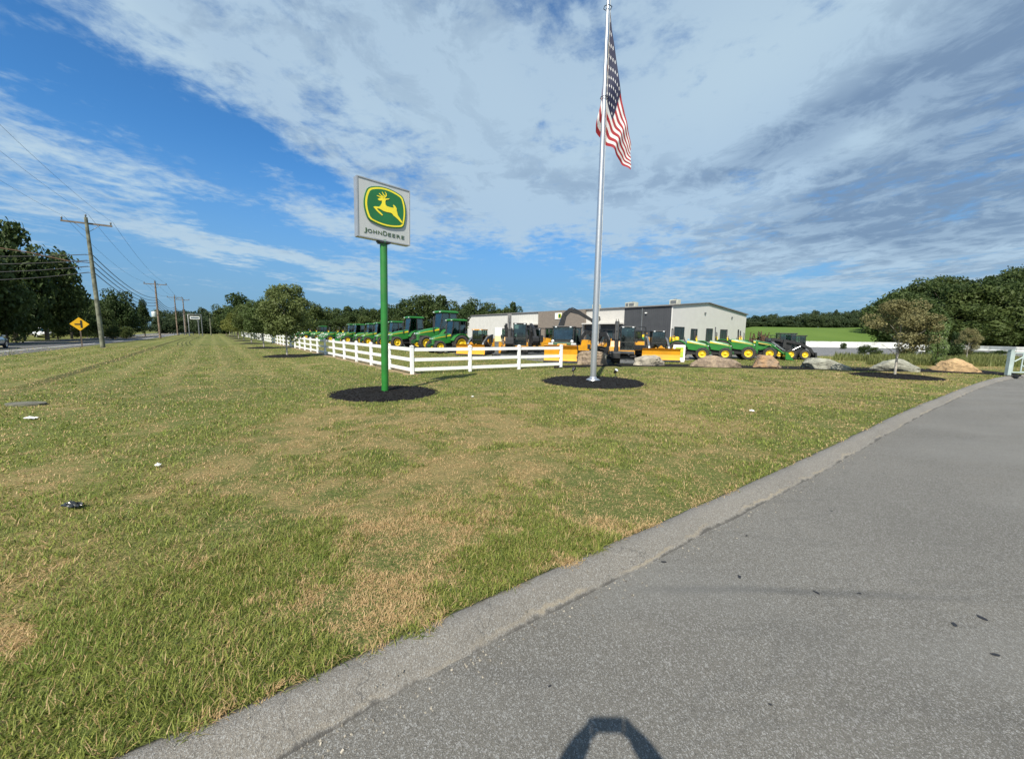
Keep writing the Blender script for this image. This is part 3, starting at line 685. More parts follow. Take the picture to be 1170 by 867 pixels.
MB().tube([(0,0,-.1),(0,0,SZ+.02)], .098, 24).build('pole', GREEN, sg)
MB().box((0,0,SZ-.035), (.34,.19,.05)).box((0,0,SZ-.07), (.26,.26,.02)).build('bracket', BLACK, sg)
box_ = MB().box((0,0,SZ+SW/2), (SW, ST, SW), bev=.012).build('sign_box', brush_mat(), sg)
fr = MB()
for x in (-SW/2, SW/2): fr.box((x*1.004,0,SZ+SW/2), (.03, ST+.03, SW+.03))
for z in (0, SW): fr.box((0,0,SZ+z+(.006 if z else -.006)), (SW-.025, ST+.03, .03))
fr.build('frame', mat('silver_trim', (.42,.43,.44), .4, .5, .05, 5), box_)
for sgn, nm in ((-1, 'front'), (1, 'back')):
    em = bpy.data.objects.new('emblem', None); COL.objects.link(em); em.parent = sg; em.location = (0, 0, SZ)
    em.rotation_euler.z = 0 if sgn < 0 else PI
    y = -ST/2
    LG = mat('emblem_green', (.012,.14,.035), .35, 0, .06, 2, coat=.3); LY = mat('emblem_yellow', (.82,.70,.03), .4, 0, .04, 3, coat=.3)
    flat('emblem_rim', [shield(1.055)], y, y-.035, LG, em, SW, SW)
    flat('emblem_border', [shield(1.0)], y, y-.042, LY, em, SW, SW)
    flat('emblem_field', [shield(.915)], y, y-.046, LG, em, SW, SW)
    flat('deer_emblem', [DEER]+[stroke(a, .026, .012) for a in ANT], y, y-.056, LY, em, SW, SW)
    text_mesh('lettering', [('J', -.574, -.500, .10, .135), ('OHN', -.478, -.085, .125, .092), ('D', -.050, .060, .125, .118), ('EERE', .090, .568, .125, .092)], y-.006, mat('letter_green', (.04,.085,.03), .5, 0, .05, 5), em, .005)

# ------------------------------------------------------------------ flagpole and flag
fp = thing('flagpole', 'tall tapered aluminium flagpole rising from a black mulch bed', 'flagpole', (FLAGP.x, FLAGP.y, .04))
FT = ztop(697, .5, FLAGP.y)+.32
MB().tube([(0,0,0),(0,0,5),(0,0,FT)], [.115,.105,.048], 24).build('shaft', ALU, fp)
MB().lathe([(.0,0),(.26,0),(.27,.03),(.20,.07),(.13,.10),(.118,.16),(.1,.16)], 32).build('base_collar', ALU, fp)
MB().lathe([(.0,FT-.02),(.05,FT),(.02,FT+.05)]+[(.09*math.sin(t), FT+.13-.09*math.cos(t)) for t in np.linspace(.3, PI, 10)], 20).build('finial', mat('gold_ball', (.7,.5,.15), .3, .9), fp)
MB().tube([(.12,-.05,1.4),(.105,-.04,6),(.08,-.03,FT-.1)], .006, 6).box((.125,-.03,1.4), (.03,.03,.14)).build('halyard', mat('rope', (.6,.58,.52), .9), fp)
fl = thing('flag', 'limp flag with stars and red and white stripes hanging from the flagpole', 'flag', (FLAGP.x, FLAGP.y, ztop(696.8, 8, FLAGP.y)))
NS, NT = 90, 60; L = 5.4; HH = 3.35; vs = []; uvs = []
for j in range(NT+1):
    t = j/NT
    for i in range(NS+1):
        s_ = i/NS; k = min(1, i/10.)
        ax, az_ = float(np.interp(s_, [0,.4,1], [0,.52,.98])), -float(np.interp(s_, [0,.4,1], [0,3.15,5.1]))                                             # top edge
        bulge = 0
        bx = float(np.interp(s_, [0,.06,.16,.22,.35,1], [0,-.16,-.33,-.28,.0,.98])); bz = -HH-float(np.interp(s_, [0,.2,1], [0,1.25,2.75]))
        u = ax*(1-t)+bx*t; z = az_*(1-t)+bz*t
        ple = math.sin(s_*15+t*2.2)*(.04+.16*t)*k*(1-.3*s_) + .025*math.sin(s_*31+t*7)*k
        u += (.014*math.sin(s_*29+1.1+t*3)+.008*math.sin(t*17+s_*6))*k*(.3+t)
        vs.append(((u+.06+.03*(1-k))*.98, .05+ple*.8 + .10*k*(t-.3), z*.845)); uvs.append((s_, 1-t))
fs = [(j*(NS+1)+i, j*(NS+1)+i+1, (j+1)*(NS+1)+i+1, (j+1)*(NS+1)+i) for j in range(NT) for i in range(NS)]
me = bpy.data.meshes.new('cloth'); me.from_pydata(vs, [], fs); me.polygons.foreach_set('use_smooth', [True]*len(fs))
uvl = me.uv_layers.new(name='UVMap')
for lp in me.loops: uvl.data[lp.index].uv = uvs[lp.vertex_index]
m, nt, p = newmat('flag_cloth'); uvn = NN(nt, 'ShaderNodeTexCoord').outputs['UV']; su = NN(nt, 'ShaderNodeSeparateXYZ'); nt.links.new(uvn, su.inputs[0]); U_, V_ = su.outputs[0], su.outputs[1]
stripe = mth(nt, 'GREATER_THAN', mth(nt, 'MODULO', mth(nt, 'MULTIPLY', mth(nt, 'SUBTRACT', 1., V_), 13.), 2.), 1.)
c = mixc(nt, stripe, (.27,.012,.02), (.58,.58,.58))
cx_ = mth(nt, 'DIVIDE', U_, .40); cy_ = mth(nt, 'DIVIDE', mth(nt, 'SUBTRACT', V_, 6/13), 7/13)
can = mth(nt, 'MULTIPLY', mth(nt, 'LESS_THAN', cx_, 1.), mth(nt, 'GREATER_THAN', cy_, 0.))
X_ = mth(nt, 'MULTIPLY', cx_, 12.); Y_ = mth(nt, 'MULTIPLY', cy_, 10.)
pa = mth(nt, 'MULTIPLY', mth(nt, 'ADD', X_, Y_), .5); qa = mth(nt, 'MULTIPLY', mth(nt, 'SUBTRACT', X_, Y_), .5)
dp = mth(nt, 'SUBTRACT', pa, mth(nt, 'ROUND', pa)); dq = mth(nt, 'SUBTRACT', qa, mth(nt, 'ROUND', qa))
dX = mth(nt, 'MULTIPLY', mth(nt, 'ADD', dp, dq), 1.05); dY = mth(nt, 'SUBTRACT', dp, dq)
dist = mth(nt, 'SQRT', mth(nt, 'ADD', mth(nt, 'MULTIPLY', dX, dX), mth(nt, 'MULTIPLY', dY, dY)))
ang = mth(nt, 'ARCTAN2', dX, dY); rr = mth(nt, 'ADD', .25, mth(nt, 'MULTIPLY', mth(nt, 'COSINE', mth(nt, 'MULTIPLY', ang, 5.)), .07))
ins = mth(nt, 'MULTIPLY', mth(nt, 'LESS_THAN', mth(nt, 'ABSOLUTE', mth(nt, 'SUBTRACT', X_, 6.)), 5.5), mth(nt, 'LESS_THAN', mth(nt, 'ABSOLUTE', mth(nt, 'SUBTRACT', Y_, 5.)), 4.5))
star = mth(nt, 'MULTIPLY', mth(nt, 'LESS_THAN', dist, rr), ins)
c = mixc(nt, can, c, mixc(nt, star, (.008,.012,.045), (.62,.62,.62)))
nt.links.new(c, p.inputs['Base Color']); p.inputs['Roughness'].default_value = .75
tr = NN(nt, 'ShaderNodeBsdfTranslucent'); nt.links.new(c, tr.inputs[0]); mx = NN(nt, 'ShaderNodeMixShader'); mx.inputs[0].default_value = .12
nt.links.new(p.outputs[0], mx.inputs[1]); nt.links.new(tr.outputs[0], mx.inputs[2]); nt.links.new(mx.outputs[0], nt.nodes['Material Output'].inputs[0])
me.materials.append(m); o = bpy.data.objects.new('cloth', me); COL.objects.link(o); o.parent = fl
for z in (-.03, -HH*.845): MB().tube([(.0,-.13,z),(.13,-.05,z),(.12,.08,z),(0,.13,z),(-.12,.06,z),(-.12,-.06,z),(.0,-.13,z)], .012, 6).build('snap_ring', BLACK, fl)
for px, py, lab, a in ((655,429,'white faced spotlight left of the flagpole, aimed up at the flag', 60),(703,431,'small dark spotlight right of the flagpole, aimed up at the flag', 150)):
    P = G(px, py); sp_ = thing('spotlight', lab, 'spotlight', P, az(a), 'ground spotlights by the flagpole')
    MB().tube([(0,0,-.05),(0,0,.2)], .013, 8).box((0,0,.01), (.12,.12,.02)).build('stake', BLACK, sp_)
    hd = MB().lathe([(0,-.09),(.045,-.09),(.055,-.04),(.075,.07),(.08,.09)], 20, 'X', (0,0,0)).build('lamp_head', BLACK, sp_, (0,0,.25)); hd.rotation_euler.y = R(-50)
    MB().lathe([(0,.082),(.072,.085)], 20, 'X').build('lens', LAMP, hd)

# ------------------------------------------------------------------ white ranch fence
fe = thing('ranch_fence', 'white three-rail vinyl fence that turns a corner and runs off to the left', 'fence', W(15.1, 6.5))
o0 = W(15.1, 6.5)
def fence_pt(leg, d):   # leg 0: along the road; leg 1: towards the driveway
    if leg == 0: return W(15.1+d, 6.5)-o0
    a = Vector((-2.05,17.42,0)); e = Vector((2.25,20.05,0)); t_ = (e-o0).normalized(); return t_*d
posts = [(0, 0)]+[(0, 2.6*i) for i in range(1, 46)]+[(1, 2.68*i) for i in range(1, 4)]
PH = 1.20
pm = MB().box((0,0,PH/2-.05), (.127,.127,PH-.02), bev=.006).mesh('post', WHITE)
cm = MB().box((0,0,PH-.045), (.15,.15,.022)).add([(-.07,-.07,PH-.034),(.07,-.07,PH-.034),(.07,.07,PH-.034),(-.07,.07,PH-.034),(0,0,PH+.012)], [(0,1,4),(1,2,4),(2,3,4),(3,0,4)]).mesh('post_cap', WHITE)
ang0 = math.atan2(.788, -.616); e_ = Vector((2.25,20.05,0))-o0; ang1 = math.atan2(e_.y, e_.x)
for leg, d in posts:
    o = bpy.data.objects.new('post', pm); COL.objects.link(o); o.parent = fe; o.location = fence_pt(leg, d); o.rotation_euler.z = ang0 if leg == 0 else ang1
    if leg == 0 and d > 60: continue
    q = bpy.data.objects.new('post_cap', cm); COL.objects.link(q); q.parent = o
rn = random.Random(1)
# one object per rail line
for k, z in enumerate((.19, .60, 1.03)):
    r1 = MB(); r2 = MB()
    ds = [2.6*i for i in range(0, 46)]
    for a, c in zip(ds, ds[1:]):
        p, q = fence_pt(0, a), fence_pt(0, c); m_ = (p+q)/2
        r1.box((m_.x, m_.y, z+rn.uniform(-.008,.008)), ((q-p).length-.12, .04, .14), ang0)
    ds = [2.68*i for i in range(0, 4)]
    for a, c in zip(ds, ds[1:]):
        p, q = fence_pt(1, a), fence_pt(1, c); m_ = (p+q)/2
        r2.box((m_.x, m_.y, z+rn.uniform(-.008,.008)), ((q-p).length-.12, .04, .14), ang1)
    r1.build('rail', WHITE, fe); r2.build('rail', WHITE, fe)

# ------------------------------------------------------------------ boulders
def rock_mat(name, c1, c2, c3):
    m, nt, p = newmat(name); tc = NN(nt, 'ShaderNodeTexCoord').outputs['Object']
    f = nz(nt, tc, 2.2, 8, .65, .4); g = nz(nt, tc, 9, 6, .75)
    c = mixc(nt, sstep(nt, f, .35, .62), c1, c2); c = mixc(nt, sstep(nt, g, .5, .72), c, c3)
    cr_ = NN(nt, 'ShaderNodeTexVoronoi', feature='DISTANCE_TO_EDGE'); cr_.inputs['Scale'].default_value = 1.7; cr_.inputs['Randomness'].default_value = 1.
    wv_ = NN(nt, 'ShaderNodeVectorMath', operation='MULTIPLY_ADD'); nn_ = NN(nt, 'ShaderNodeTexNoise'); nn_.inputs['Scale'].default_value = 3.; nt.links.new(tc, nn_.inputs['Vector']); nt.links.new(nn_.outputs['Color'], wv_.inputs[0]); wv_.inputs[1].default_value = (.5,.5,.5); nt.links.new(tc, wv_.inputs[2]); nt.links.new(wv_.outputs[0], cr_.inputs['Vector'])
    c = mixc(nt, sstep(nt, cr_.outputs[0], .03, .0, 0, .6), c, tuple(x*.5 for x in c3))
    nt.links.new(c, p.inputs['Base Color']); p.inputs['Roughness'].default_value = .9
    bp = NN(nt, 'ShaderNodeBump'); bp.inputs['Strength'].default_value = .8; bp.inputs['Distance'].default_value = .06
    nt.links.new(mth(nt, 'ADD', g, mth(nt, 'MULTIPLY', nz(nt, tc, 30, 4, .7), .5)), bp.inputs['Height']); nt.links.new(bp.outputs[0], p.inputs['Normal'])
    return m
RK1 = rock_mat('tan_rock', (.34,.26,.18), (.20,.15,.11), (.10,.08,.065)); RK2 = rock_mat('grey_rock', (.40,.36,.29), (.28,.25,.20), (.12,.115,.09))
RK3 = rock_mat('orange_rock', (.40,.24,.12), (.26,.19,.13), (.16,.11,.075)); RK4 = rock_mat('sandstone', (.48,.33,.17), (.40,.27,.14), (.24,.16,.09))
RK5 = rock_mat('lichen_rock', (.36,.36,.29), (.22,.22,.18), (.14,.13,.10))
def boulder(x0, x1, ytop, ybot, m, seed, lab, depth=1.3, cuts=(), prof=None):
    P = G((x0+x1)/2, ybot-1.); wd = G(x1, ybot)-G(x0, ybot); wd = wd.length*.95*math.cos(math.atan2(P.x, P.y))**.95; depth *= math.cos(math.atan2(P.x, P.y)); P.y += depth*.35
    hgt = ztop((x0+x1)/2, ytop, P.y)
    bm = bmesh.new(); bmesh.ops.create_icosphere(bm, subdivisions=5, radius=1)
    rn = random.Random(seed)
    for v in bm.verts:   # start from a blocky superquadric
        c = v.co; v.co = Vector([math.copysign(abs(q)**.50, q) for q in c])
    for _ in range(13):
        n_ = Vector((rn.gauss(0,1), rn.gauss(0,1), rn.gauss(0,.7))).normalized(); d_ = rn.uniform(.66,1.02)
        for v in bm.verts:
            e = v.co.dot(n_)-d_
            if e > 0: v.co -= n_*e
    for n_, d_ in cuts:
        n_ = Vector(n_).normalized()
        for v in bm.verts:
            e = v.co.dot(n_)-d_
            if e > 0: v.co -= n_*e*.97
    for v in bm.verts:
        c = v.co.copy(); k = mnoise.fractal(c*1.3+Vector((seed*3.1,0,0)), 1., 2., 4)*.09 + mnoise.ridged_multi_fractal(c*2.6+Vector((0,seed,0)), .9, 2.2, 4, 1, 2)*.07
        v.co += c.normalized()*k*1.05
    xs = [v.co.x for v in bm.verts]; zs = [v.co.z for v in bm.verts]
    mx_, mn_ = max(xs), min(xs); zt, zb = max(zs), -.35
    for v in bm.verts:
        u = (v.co.x-mn_)/(mx_-mn_); v.co.x = (u-.5)*wd; v.co.y *= depth/2
        z = max(v.co.z, zb); z = max(0., (z-zb)/(zt-zb))*hgt
        if prof: z *= np.interp(u, [p[0] for p in prof], [p[1] for p in prof])
        v.co.z = z-.05
    me = bpy.data.meshes.new('boulder'); bm.to_mesh(me); bm.free(); me.materials.append(m)
    me.polygons.foreach_set('use_smooth', [False]*len(me.polygons))
    o = bpy.data.objects.new('boulder', me); COL.objects.link(o); o.location = P; o.rotation_euler.z = -math.atan2(P.x, P.y)*.8
    tag(o, lab, 'boulder', 'boulders lined up on the dark strip'); return o
boulder(659,697,399.5,418,RK1,1,'squarish tan and grey boulder directly behind the flagpole',1.3)
boulder(725,763,404.5,419,RK2,5,'pale grey boulder in front of the yellow blade at right of the flagpole',1.2,prof=[(0,.85),(.3,1),(.7,1),(1,.9)])
boulder(792,853,404.5,421,RK1,9,'long grey brown boulder with a wavy slanting front before the green tractors',1.6,cuts=[((.3,-1,.8),.62)],prof=[(0,1),(.25,1.0),(.55,.95),(.8,.8),(1,.5)])
boulder(863,898,404.5,421.5,RK3,13,'rounded orange brown boulder, the only one of that colour',1.4,prof=[(0,.55),(.25,1),(.6,1),(1,.55)])
boulder(919,977,407,423,RK5,17,'low lichen grey boulder sloping down to the right, bare lot behind it',1.5,prof=[(0,.75),(.25,1),(.6,.85),(1,.3)])
boulder(1000,1056,408,425,RK5,21,'dome shaped grey boulder behind the sparse brown tree',1.5,prof=[(0,.6),(.3,1),(.6,1),(1,.45)])
boulder(1071,1127,407,426,RK4,25,'sharp edged sandy yellow boulder nearest the gate',1.5,cuts=[((-.8,-.6,.25),.62),((.4,-.5,.9),.75)],prof=[(0,.7),(.22,1.05),(.55,.9),(.8,.8),(1,.3)])
# dark mulch strip the boulders sit on
st_ = [G(633,421.0), G(700,418.5), G(780,419.4), G(860,421.0), G(960,423.2), G(1060,425.3), G(1128,427.6), G(1165,431)]
st2 = [G(1168,428.), G(1120,423.), G(1060,421.5), G(960,419.2), G(860,417.8), G(780,416.4), G(700,415.8), G(633,418.4)]
o = sheet('mulch_strip', [(p.x, p.y) for p in st_]+[(p.x, p.y) for p in st2], .02, MULCH); tag(o, kind='structure')

# ------------------------------------------------------------------ trees
def leaf_mat(name, c1, c2, c3=None, trans=.3):
    m, nt, p = newmat(name); pos = NN(nt, 'ShaderNodeNewGeometry'); oi = NN(nt, 'ShaderNodeObjectInfo')
    f = nz(nt, pos.outputs['Position'], .55, 3, .6); g = nz(nt, pos.outputs['Position'], 6., 3, .7)
    c = mixc(nt, sstep(nt, mth(nt, 'ADD', mth(nt, 'MULTIPLY', f, .6), mth(nt, 'MULTIPLY', oi.outputs['Random'], .4)), .3, .7), c1, c2)
    c = mixc(nt, sstep(nt, g, .52, .8), c, c3 or tuple(min(1, x*1.9) for x in c2))
    nt.links.new(c, p.inputs['Base Color']); p.inputs['Roughness'].default_value = .6; p.inputs['Specular IOR Level'].default_value = .25
    tr = NN(nt, 'ShaderNodeBsdfTranslucent'); nt.links.new(c, tr.inputs[0]); mx = NN(nt, 'ShaderNodeMixShader'); mx.inputs[0].default_value = trans
    nt.links.new(p.outputs[0], mx.inputs[1]); nt.links.new(tr.outputs[0], mx.inputs[2]); nt.links.new(mx.outputs[0], nt.nodes['Material Output'].inputs[0])
    return m
BARK = mat('bark', (.14,.11,.085), .9, 0, .25, 5, bump=.6); PBARK = mat('pale_bark', (.36,.33,.28), .85, 0, .2, 8, bump=.4)
LF_DARK = leaf_mat('dark_leaves', (.032,.056,.015), (.064,.092,.026)); LF_MID = leaf_mat('mid_leaves', (.034,.060,.016), (.070,.095,.024))
LF_FAR = leaf_mat('far_leaves', (.034,.060,.028), (.060,.085,.034)); LF_ST = leaf_mat('street_leaves', (.065,.10,.025), (.12,.15,.045), (.26,.29,.17))
LF_YEL = leaf_mat('yellow_green_leaves', (.095,.115,.022), (.16,.17,.04)); LF_BR = leaf_mat('brown_olive_leaves', (.15,.14,.055), (.24,.22,.10), (.30,.29,.16))
LF_WH = leaf_mat('silver_green_leaves', (.12,.18,.05), (.22,.29,.12), (.55,.58,.45))
def crown(name, seed, m, n=5200, leaf=.062, nc=26, shape='round', spread=.34, low=.0):
    """unit crown: radius about 1 in x/y, z from 0 to 2"""
    rs = np.random.RandomState(seed); cs = []
    while len(cs) < nc:
        v = rs.uniform(-1, 1, 3)
        if np.linalg.norm(v) > 1 or np.linalg.norm(v) < .35: continue
        z = (v[2]+1)/2
        if shape == 'round': w_ = 1.
        elif shape == 'cone': w_ = max(.12, 1.05-z*.95)
        elif shape == 'tall': w_ = .72
        elif shape == 'spread': w_ = 1.1-.25*z
        cs.append((v[0]*.74*w_, v[1]*.74*w_, .16+z*1.62, rs.uniform(.6, 1.25)))
    cs = np.array(cs); idx = rs.randint(0, nc, n)
    d = rs.normal(size=(n,3)); d /= np.linalg.norm(d, axis=1)[:,None]; rr = spread*cs[idx,3]*rs.uniform(.45,1.08,n)**.5
    P = cs[idx,:3]+d*rr[:,None]*np.array([1,1,.8]); P += rs.normal(scale=.025, size=P.shape)
    out_ = d*.7+rs.normal(size=(n,3))*.65; out_ /= np.linalg.norm(out_, axis=1)[:,None]
    t = np.cross(out_, rs.normal(size=(n,3))); t /= np.linalg.norm(t, axis=1)[:,None]; s = np.cross(out_, t)
    sz = leaf*rs.uniform(.5,1.35,n)[:,None]
    V = np.stack([P-t*sz, P-s*sz*.55+out_*sz*.12, P+t*sz, P+s*sz*.55+out_*sz*.12], 1).reshape(-1,3)
    me = bpy.data.meshes.new(name); me.from_pydata(V.tolist(), [], np.arange(n*4).reshape(-1,4).tolist()); me.materials.append(m); return me
def trunk(m, h=1., r=.035, seed=0, limbs=6):
    rn = random.Random(seed); b = MB()
    b.tube([(0,0,-.05),(rn.uniform(-.01,.01),0,h*.5),(rn.uniform(-.02,.02),rn.uniform(-.02,.02),h)], [r*1.35,r,r*.35], 9)
    for k in range(limbs):
        a = 2*PI*k/limbs+rn.uniform(-.4,.4); z = h*rn.uniform(.35,.8); L_ = h*rn.uniform(.25,.4)
        b.tube([(0,0,z),(math.cos(a)*L_*.5,math.sin(a)*L_*.5,z+L_*.45),(math.cos(a)*L_,math.sin(a)*L_,z+L_*.8)], [r*.5,r*.3,r*.12], 6)
    return b.mesh('trunk', m)
CR = {}
for i in range(4): CR['dark%d'%i] = crown('crown', 10+i, LF_DARK, 6500, .055, 34, 'round' if i % 2 else 'spread')
for i in range(3): CR['mid%d'%i] = crown('crown', 20+i, LF_MID, 5500, .055, 28, 'round')
for i in range(3): CR['far%d'%i] = crown('crown', 30+i, LF_FAR, 4200, .065, 24, 'spread' if i == 1 else 'round')
CR['pine'] = crown('crown', 40, LF_DARK, 9000, .042, 60, 'cone', .22)
for i in range(2): CR['st%d'%i] = crown('crown', 50+i, (LF_ST, LF_ST)[i], 14000, .038, 50, 'round', .27)
CR['yel'] = crown('crown', 60, LF_YEL, 5000, .05, 30, 'round', .3)
CR['brown'] = crown('crown', 63, LF_BR, 9000, .032, 26, 'spread', .25)
CR['white'] = crown('crown', 65, LF_WH, 5000, .045, 26, 'tall', .3)
TRK = [trunk(BARK, 1, .03, s) for s in range(3)]; TRP = trunk(PBARK, 1, .018, 7, 8)
def tree(x, y, h, rad, key, label, group=None, clear=.18, trk=None, name='broad_tree', rz=None):
    """h total height, clear = part of the height below the crown"""
    o = thing(name, label, 'tree', (x, y, terrain(x, y)-.02), rz if rz is not None else (x*7.3+y*3.1) % 6.28, group)
    t = bpy.data.objects.new('trunk', trk or TRK[int(x*3+y) % 3]); COL.objects.link(t); t.parent = o; t.scale = (min(h*.72, rad*1.5), min(h*.72, rad*1.5), h*.72)
    c = bpy.data.objects.new('crown', CR[key]); COL.objects.link(c); c.parent = o; c.scale = (rad*1.1, rad*1.1, h*(1-clear)/1.9); c.location.z = h*clear
    return o
def tree_px(px, ytop, Y, halfpx, key, label, group=None, **k):
    x = at(px, Y); zt = ztop(px, ytop, Y); z0 = terrain(x, Y); dd = math.hypot(x, Y)/Y
    return tree(x, Y, zt-z0, halfpx/FPX*Y/ (dd**.6), key, label, group, **k)
# street trees in a row outside the fence
labs = ['nearest and largest round leafed young tree in the row along the white fence','second young tree of the fence row, partly hidden by the nearest one','third young tree of the fence row, counted from the sign',
 'fourth young tree of the fence row, counted from the sign','yellow green young tree, fifth of the fence row','sixth young tree of the fence row, far away','seventh young tree of the fence row, a small far crown','last and smallest young tree at the far end of the fence row']
T1 = W(29.6, 3.85)
for i in range(8):
    p = W(29.6+14.6*i if i else 29.6, 3.9)
    key = 'st%d' % (i % 2) if i < 3 else 'yel'
    h = (4.95, 4.9, 5.1, 5.2, 5., 5., 5., 5.)[i]
    tree(p.x, p.y, h, (1.72,1.85,2.0,2.1,2.1,2.1,2.1,2.1)[i], key, labs[i], 'young trees in a row along the fence', clear=.19, trk=TRP, name='street_tree')
    mulch_bed((p.x, p.y), 1.45, .12, 20+i, ['oval black mulch bed under the nearest street tree','black mulch bed under the second street tree','black mulch bed under the third street tree','black mulch bed under the fourth street tree',
      'black mulch bed under the fifth street tree','black mulch bed under the sixth street tree','black mulch bed under the seventh street tree','farthest black mulch bed of the fence row'][i])
# small trees right
RTo = tree(RT.x, RT.y, 3.55, 1.5, 'brown', 'sparse brownish olive young tree on a black mulch bed near the driveway', None, clear=.30, trk=TRP, name='young_tree', rz=1.)
tree_px(1074, 362, 25.5, 17, 'white', 'silver green leafy small tree behind the sparse brown tree', None, clear=.06, name='young_tree')
tree_px(1092, 378, 34, 13, 'mid1', 'low green tree between the silver green tree and the small brown one', None, clear=0., name='young_tree')
tree_px(1108, 375, 29, 15, 'brown', 'small brown leafed tree left of the pale gate', None, clear=.25, trk=TRP, name='young_tree')
# left mass over the road
GL = 'dark trees over the far side of the highway'
for i, (px, yt, Y, hw, key) in enumerate([(-75,255,34,60,'dark0'),(-20,250,38,55,'dark1'),(18,243,46,52,'dark2'),(54,274,52,42,'dark3'),(82,322,60,26,'dark1'),(100,345,64,16,'dark0'),(-50,330,33,38,'dark2'),(8,322,41,26,'dark0'),(28,330,50,24,'dark3'),(66,340,56,18,'dark2')]):
    tree_px(px, yt, Y, hw, key, ['huge dark tree cut off by the left edge of the photo','tall dark tree at the left edge, its top cut by the frame','tallest dark broad tree left of the near utility pole','dark tree with a sloping crown left of the near utility pole','lower dark tree directly left of the near utility pole','small dark tree just behind the near utility pole','low dark understorey tree past the left edge','dense low tree under the tall ones at far left','dense low tree above the parked white car','low dark tree behind the yellow diamond sign'][i], GL, clear=.04)
rn = random.Random(77)
for i in range(16):
    tree_px(-70+i*12+rn.uniform(-4,4), max(300, 322+i*1.2)+rn.uniform(-6,6), rn.uniform(70,84), rn.uniform(20,28), 'dark%d' % (i % 4), 'dark tree deeper in the wood across the highway', 'deeper trees across the highway', clear=-.08)
for i, (px, yt, Y, hw, key) in enumerate([(138,329,72,22,'dark0'),(166,342,86,13,'pine'),(150,352,80,14,'mid0'),(122,352,66,12,'mid1')]):
    tree_px(px, yt, Y, hw, key, ['broad dark green tree right of the near utility pole','cone shaped dark tree right beside the second utility pole','mid green tree between the two nearest utility poles','bushy tree right behind the near utility pole'][i], GL, clear=.03)
for i, (px, hw, yt) in enumerate([(92,9,372),(128,10,370),(145,9,372),(112,8,371)]):
    tree_px(px, yt, 58+i*3, hw, 'yel' if i in (0,) else 'mid2', ['yellow green bush behind the diamond sign','low green bush right of the near pole','low rounded bush by the far road edge','small bush at the pole foot across the road'][i], 'bushes along the far road edge', clear=.0, name='bush')
GF = 'distant trees closing the view down the highway'
for i, px in enumerate(range(182, 262, 9)):
    tree_px(px+(i%3), 351+(i*7%5), 150+(i*13%23), 9+(i%3)*2, 'far%d' % (i % 3), 'distant tree of the wood at the end of the highway', GF, clear=-.05)
    tree_px(px+4, 360+(i*5%4), 140+(i*11%9), 11, 'far%d' % ((i+1) % 3), 'distant tree of the wood at the end of the highway', GF, clear=-.1)
tree_px(272, 334, 112, 20, 'mid1', 'tall mid green tree rising behind the row of street trees', None, clear=.05)
tree_px(259, 346, 118, 14, 'mid2', 'shorter green tree left of the tall one behind the street trees', None, clear=.05)
GB = 'dark trees behind the rows of machinery'
for i, (px, yt, Y, hw, key) in enumerate([(344,350,112,17,'dark1'),(362,347,108,16,'mid0'),(380,350,118,16,'dark0'),(398,348,112,17,'dark2'),(414,347,118,15,'dark3'),(428,352,120,14,'mid1'),(444,350,118,16,'dark1'),(330,355,112,14,'dark2'),
   (464,340,104,20,'dark0'),(484,333,102,24,'mid2'),(505,335,104,22,'dark2'),(524,346,120,15,'dark3'),(540,344,150,16,'dark1'),(556,344,156,15,'dark0'),(572,347,158,13,'dark3'),(586,343,160,12,'dark2'),(420,362,96,16,'mid0'),(395,362,94,16,'mid1'),(372,364,92,16,'mid2'),(352,366,90,14,'mid0'),(455,362,98,16,'mid1'),(316,360,104,16,'dark0'),(300,358,112,14,'dark3')]):
    tree_px(px, yt, Y, hw, key, 'dark leafy tree behind the rows of green tractors' if Y < 130 else 'dark tree rising behind the low roof at its left end', GB if Y < 130 else 'dark trees behind the left end of the building', clear=.03)
# line of trees above the meadow
GM = 'trees along the top of the green meadow'
rn = random.Random(8)
for i, px in enumerate(range(838, 1012, 7)):
    yt = np.interp(px, [838,870,885,925,960,985,1000], [361,361,358,355,352,352,350])+rn.uniform(-1,3)
    for k in range(2): tree_px(px+rn.uniform(-3,3), yt+(rn.uniform(4,9) if k else 0), rn.uniform(150,156) if k else rn.uniform(158,180), rn.uniform(7,12), 'far%d' % rn.randrange(3), 'grey green tree in the line along the top of the meadow', GM, clear=-.12)
# wooded hill right
GH = 'dense trees of the dark wooded hill at right'
for i in range(74):
    Y = rn.uniform(76, 150) if i > 30 else rn.uniform(74, 90)
    q0 = .93 if Y > 95 else .97
    q = rn.uniform(q0, 1.62); px = 585+FPX*q; x = q*Y
    top = np.interp(px, [990,1003,1020,1060,1100,1112,1170,1400], [352,345,325,318,323,314,306,290])
    zmax = ztop(min(px, 1500), top, Y); z0 = terrain(x, Y); h = rn.uniform(9, 15) if i > 24 else rn.uniform(5, 9)
    if px < 1040: h = min(h, 11)
    h = min(h, zmax-z0)
    if h < 4: continue
    tree(x, Y, h, rn.uniform(4.2, 6.2) if h > 8 else rn.uniform(3, 4.2), ('dark%d' % rn.randrange(4)) if rn.random() < .6 else 'mid%d' % rn.randrange(3), 'dark green tree in the dense wood on the hill at right', GH, clear=.02)
for px, top in [(1010,334),(1024,326),(1042,322),(1060,318),(1078,319),(1096,322),(1112,316),(1128,312),(1146,309),(1164,306),(1185,304)]:
    Y = 118+rn.uniform(-6, 6); x = at(px, Y); z0 = terrain(x, Y)
    tree(x, Y, ztop(px, top, Y)-z0, rn.uniform(4.5,6.5), 'dark%d' % rn.randrange(4), 'dark green tree in the dense wood on the hill at right', GH, clear=.02)

